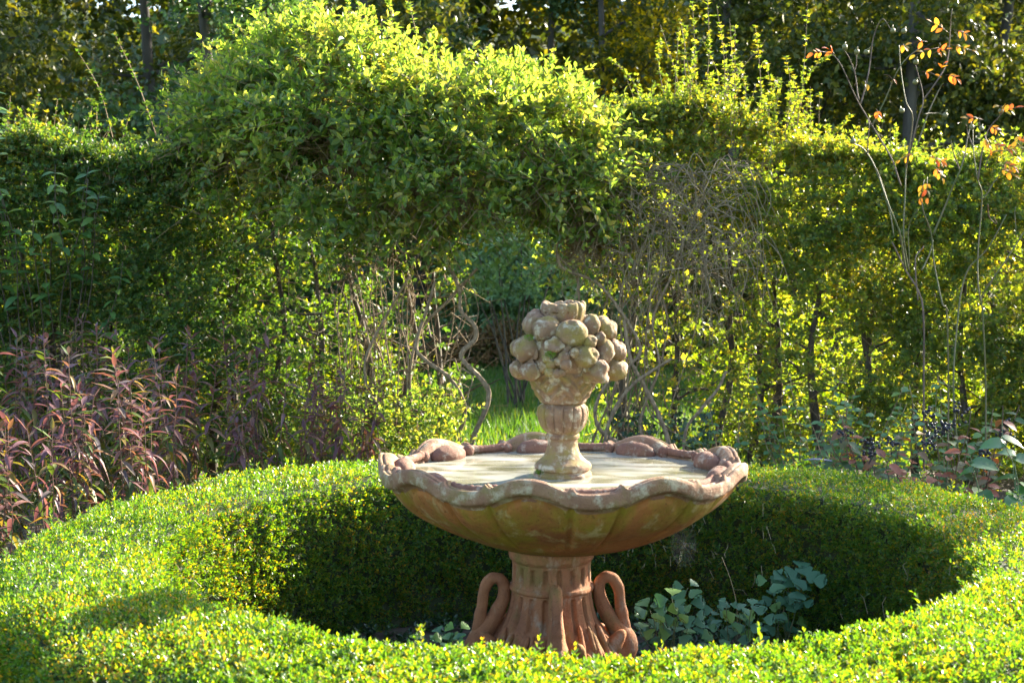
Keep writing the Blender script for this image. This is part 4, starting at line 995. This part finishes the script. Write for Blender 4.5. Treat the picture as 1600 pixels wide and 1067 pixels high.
shrub('snowberry_bush', 'pale green snowberry bush below the gap in the right hedge', 'shrub', 1255, 690, 4.0, .42, .98, 20, 16, 0, sl, M['twig'], 5)
shrub('snowberry_bush', 'pale green leafy bush between the round hedge and the rose canes', 'shrub', 1330, 700, 3.4, .36, .90, 18, 16, 0, sl, M['twig'], 6)
shrub('snowberry_bush', 'small pale green bush rising at the foot of the rose canes', 'shrub', 1480, 650, 3.6, .30, 1.0, 12, 16, 0, sl, M['twig'], 8)
shrub('snowberry_bush', 'thin green bush between the arch roots and the round hedge', 'shrub', 1135, 690, 4.2, .36, .74, 10, 12, 0, sl, M['twig'], 9, .8)
dl_ = [leaf_data('dogwood_leaf', .085, .050, M['dogw'], 'oval', b, .2) for b in (.15, .45)]
def berries(root, n, w_, h0, h1, seed):
    r_ = random.Random(seed)
    for k in range(n):
        c = np.array([r_.uniform(-w_, w_), r_.uniform(-.32, -.1), r_.uniform(h0, h1)]); g = Geo()
        for j_ in range(14):
            V, Fq = sphere(8, 6); d = np.array([r_.gauss(0, .024), r_.gauss(0, .018), r_.gauss(0, .016)]); g.add(V*.0085 + c + d, Fq)
            if j_ < 6: V, fs = tube(np.array([c-np.array([0, 0, .06]), c+d]), .0013, 4, False); g.add(V, fs)
        g.build('berry_cluster', M['berry'], root, True)
r1_ = shrub('dogwood_bush', 'reddening dogwood bush with black berries behind the right of the round hedge', 'shrub', 1490, 740, 2.5, .40, .92, 16, 14, 0, dl_, M['redstem'], 15); berries(r1_, 9, .34, .66, .92, 3)
r1_ = shrub('dogwood_bush', 'low dogwood bush with red leaves next to the grey feather', 'shrub', 1380, 720, 2.9, .36, .80, 13, 12, 0, dl_, M['redstem'], 16); berries(r1_, 5, .30, .58, .80, 4)
bl = [leaf_data('broad_leaf', .135, .10, M['bigleaf'], 'broad', b, .15) for b in (.3, .6)]
shrub('broad_leaf_plant', 'dark green broad-leaved plant at the right edge above the round hedge', 'plant', 1585, 740, 1.95, .25, .98, 9, 6, 0, bl, M['greenstem'], 23)
shrub('broad_leaf_plant', 'broad-leaved plant low at the right edge behind the hedge shoulder', 'plant', 1640, 800, 1.5, .22, .85, 6, 6, 0, bl, M['greenstem'], 25)
# elder with large leaves, over the hedge at far left
el_ = [leaf_data('elder_leaf', .12, .055, M['elder'], 'oval', b, .25) for b in (.2, .5)]
def elder():
    c = P(40, 400, 4.5); root = thing('elder_bush', 'large-leaved elder leaning over the hedge at the far left', 'shrub', (c.x, 4.5, 0)); r_ = random.Random(44); loc = np.array(root.location)
    for k in range(38):
        tx, ty = r_.uniform(-110, 215), 0; hi = k % 2
        ty = np.interp(tx, [-110, 0, 60, 215], [130, 165, 210, 240]) + (r_.gauss(5, 22) if hi else 30+abs(r_.gauss(0, 75)))
        e = np.array(P(tx, ty, (4.8+r_.random()*.6) if hi else (4.22+r_.random()*.25)))-loc
        p = crooked((r_.uniform(-.1, .1), r_.uniform(.5, .8), 0), e, 14, .10, 3, r_.random()*80)
        V, fs = tube(p, np.linspace(.008, .0025, 14), 5); st = Geo().add(V, fs).build('stem', M['bark'], root, True)
        for j_ in range(14):
            t = .70+.3*(j_//2)/6.5; f = min(t*13, 12.99); i = int(f); q = p[i]+(p[i+1]-p[i])*(f-i)
            an = (j_ % 2)*PI + (j_//2)*1.2 + r_.uniform(-.4, .4); put_leaf(r_.choice(el_), st, q, (math.cos(an), math.sin(an)-.3, r_.uniform(-.3, .5)), (r_.uniform(-.3, .3), -.3, 1), r_.uniform(.6, 1.1))
elder()

# columbines inside the ring
cl_ = [leaf_data('columbine_leaflet', .066, .064, M['colum'], 'fan', b, .1) for b in (.1, .3)]
def columbine(label, bx, y, heads, seed):
    b = P(bx, 1000, y); root = thing('columbine', label, 'columbine', (b.x, y, 0)); r_ = random.Random(seed); loc = np.array(root.location)
    for (a_, b_, sz) in heads:
        e = np.array(P(a_, b_, y+r_.uniform(-.08, .08)))-loc
        p = crooked((r_.uniform(-.03, .03), r_.uniform(-.03, .03), .004), e, 10, .025, 2, r_.random()*60)
        V, fs = tube(p, np.linspace(.0025, .0014, 10), 5); st = Geo().add(V, fs).build('stem', M['greenstem'], root, True)
        a0 = r_.random()*6.28
        for j_ in range(3):
            an = a0 + j_*2.094 + r_.uniform(-.25, .25); A = np.array([math.cos(an), math.sin(an)*.8-.1, .15+math.sin(an)*.35]); q = e + A*.016
            put_leaf(r_.choice(cl_), st, q, A, (r_.uniform(-.15, .15), -.75, .8), sz*r_.uniform(.85, 1.15), 'leaflet')
columbine('tall blue green columbine at the right inside the round hedge', 1225, .75,
    [(1205, 908, .85), (1225, 902, .7), (1252, 893, .9), (1262, 905, .9), (1245, 920, .85), (1212, 935, .7), (1235, 940, .8), (1222, 955, .8), (1195, 948, .6), (1215, 978, .85), (1238, 975, .8), (1250, 938, .6)], 1)
columbine('blue green columbine in the middle of the inner bed', 1150, .5,
    [(1120, 952, .7), (1135, 945, .45), (1155, 958, .8), (1165, 975, .8), (1150, 990, .9), (1185, 965, .85), (1175, 950, .7), (1130, 975, .7), (1110, 965, .6), (1145, 1000, .8), (1180, 992, .8), (1120, 990, .8), (1100, 978, .6)], 2)
columbine('blue green columbine nearest the fountain pedestal', 1050, .45,
    [(1015, 952, .8), (1035, 955, .7), (1050, 935, .8), (1072, 943, .8), (1075, 918, .7), (1060, 965, .85), (1035, 970, .7), (1080, 960, .7), (1078, 978, .7), (1010, 972, .7), (1025, 990, .8), (1055, 992, .8), (1000, 985, .7), (1090, 1000, .7)], 3)
columbine('small columbine left of the fountain pedestal', 690, .35, [(668, 1000, .6), (690, 992, .6), (715, 985, .7), (725, 1000, .7), (705, 1003, .6), (650, 1003, .5)], 4)
for i in range(1):
    rt = thing('dead_flower_stalk', 'thin brown dead flower stalk above the columbines', 'stalk', (*P(1150, 985, .55).xy, 0)); loc = np.array(rt.location)
    p = spline(np.array([rt.location, P(1152, 960, .55), P(1143, 910, .55), P(1128, 870, .55)]), 16)-loc
    V, fs = tube(p, np.linspace(.002, .001, 16), 5); Geo().add(V, fs).build('stem', M['straw'], rt, True)

g = Geo(); n = 1500; an = rng.random(n)*6.28; rr = 1.42*np.sqrt(rng.random(n)); C = np.stack([rr*np.sin(an), rr*np.cos(an), .006+0*rr], -1); C = C[rr > .36]
C = C[vnoise(C, 2.0, 5) > .40]
sprigs(g, None, C, UP+rng.normal(size=C.shape)*.5, 8, .07, .032, .7, 'hex', .9, .3, .2)
o = g.build('ground_cover', M['ivy']); tag(o, 'low dark leafy ground cover inside the round hedge', 'ground cover', kind='stuff')

# ------------------------------------------------------------------ small things
def stalk(label, pts, y, r):
    p = spline(np.array([P(a_, b_, yy) for (a_, b_), yy in zip(pts, y)]), 14); V, fs = tube(p, r, 5); me = Geo().add(V-p[0], fs)
    o = me.build('dry_grass_stalk', M['straw'], None, True); o.location = p[0]; tag(o, label, 'stalk')
stalk('long pale dry stalk slanting down the inner hedge right of the basin', [(1176, 765), (1205, 805), (1262, 856)], (1.18, 1.16, 1.2), .0016)
stalk('short dry stalk low on the inner hedge wall at right', [(1318, 895), (1345, 912)], (1.0, 1.0), .0015)
def feather(name, label, c, ang, L, W, mat):
    out = [(0, .1), (.15, .7), (.4, 1), (.7, .8), (.9, .4), (1, .05)]; V = []
    for s in (-1, 0, 1):
        for t, hw in out: V.append(((t-.5)*L, s*hw*W*.5, .25*W*(1-abs(s)) + .06*L*math.sin(t*PI)))
    n = len(out); Fq = [(b*n+i, b*n+i+1, (b+1)*n+i+1, (b+1)*n+i) for b in (0, 1) for i in range(n-1)]
    g = Geo().add(np.array(V), np.array(Fq)); V2, fs = tube(np.array([(-.75*L, 0, .0), (-.3*L, 0, .30*W), (.4*L, 0, .26*W)]), [.0012, .0012, .0006], 5); g.add(V2, fs)
    o = g.build(name, mat, None, True); o.location = c; o.rotation_euler = (0, 0, ang); tag(o, label, 'feather')
feather('feather', 'grey feather lying on the far right top of the round hedge', P(1278, 720, 1.56) , -.25, .13, .026, M['feather'])
feather('feather', 'tiny white feather in the shadow on the left of the round hedge', P(293, 938, -.88), .9, .03, .011, M['pale'])
def web(label, cxp, cyp, y, w_, h_, seed):
    c = np.array(P(cxp, cyp, y)); g = Geo(); ns = 18; r_ = random.Random(seed)
    ang = [2*PI*k/ns + r_.uniform(-.06, .06) for k in range(ns)]
    sp = [np.array([math.cos(a_)*w_, r_.uniform(-.01, .01), math.sin(a_)*h_]) for a_ in ang]
    segs(g, np.zeros((ns, 3)), np.array(sp)*1.15, .00016, .00016)
    A, B = [], []
    for k in range(14):
        f = .16+.84*k/14
        for i in range(ns): A.append(sp[i]*f); B.append(sp[(i+1) % ns]*(f+.84/14/ns))
    segs(g, np.array(A), np.array(B), .00013, .00013)
    segs(g, np.array([sp[4], sp[6], sp[2], sp[13]]), np.array([(-.03, -.05, .19), (-.13, -.03, .16), (.10, .1, .17), (.02, .35, -.22)]), .00016, .00016)
    o = g.build('spider_web', M['silk']); o.location = c; tag(o, label, 'spider web')
web('spider web hanging below the right of the basin before the hedge', 1068, 848, .62, .055, .105, 1)
print('objects', len(bpy.data.objects), 'tris', sum(len(m.loops)-2*len(m.polygons) for m in bpy.data.meshes))
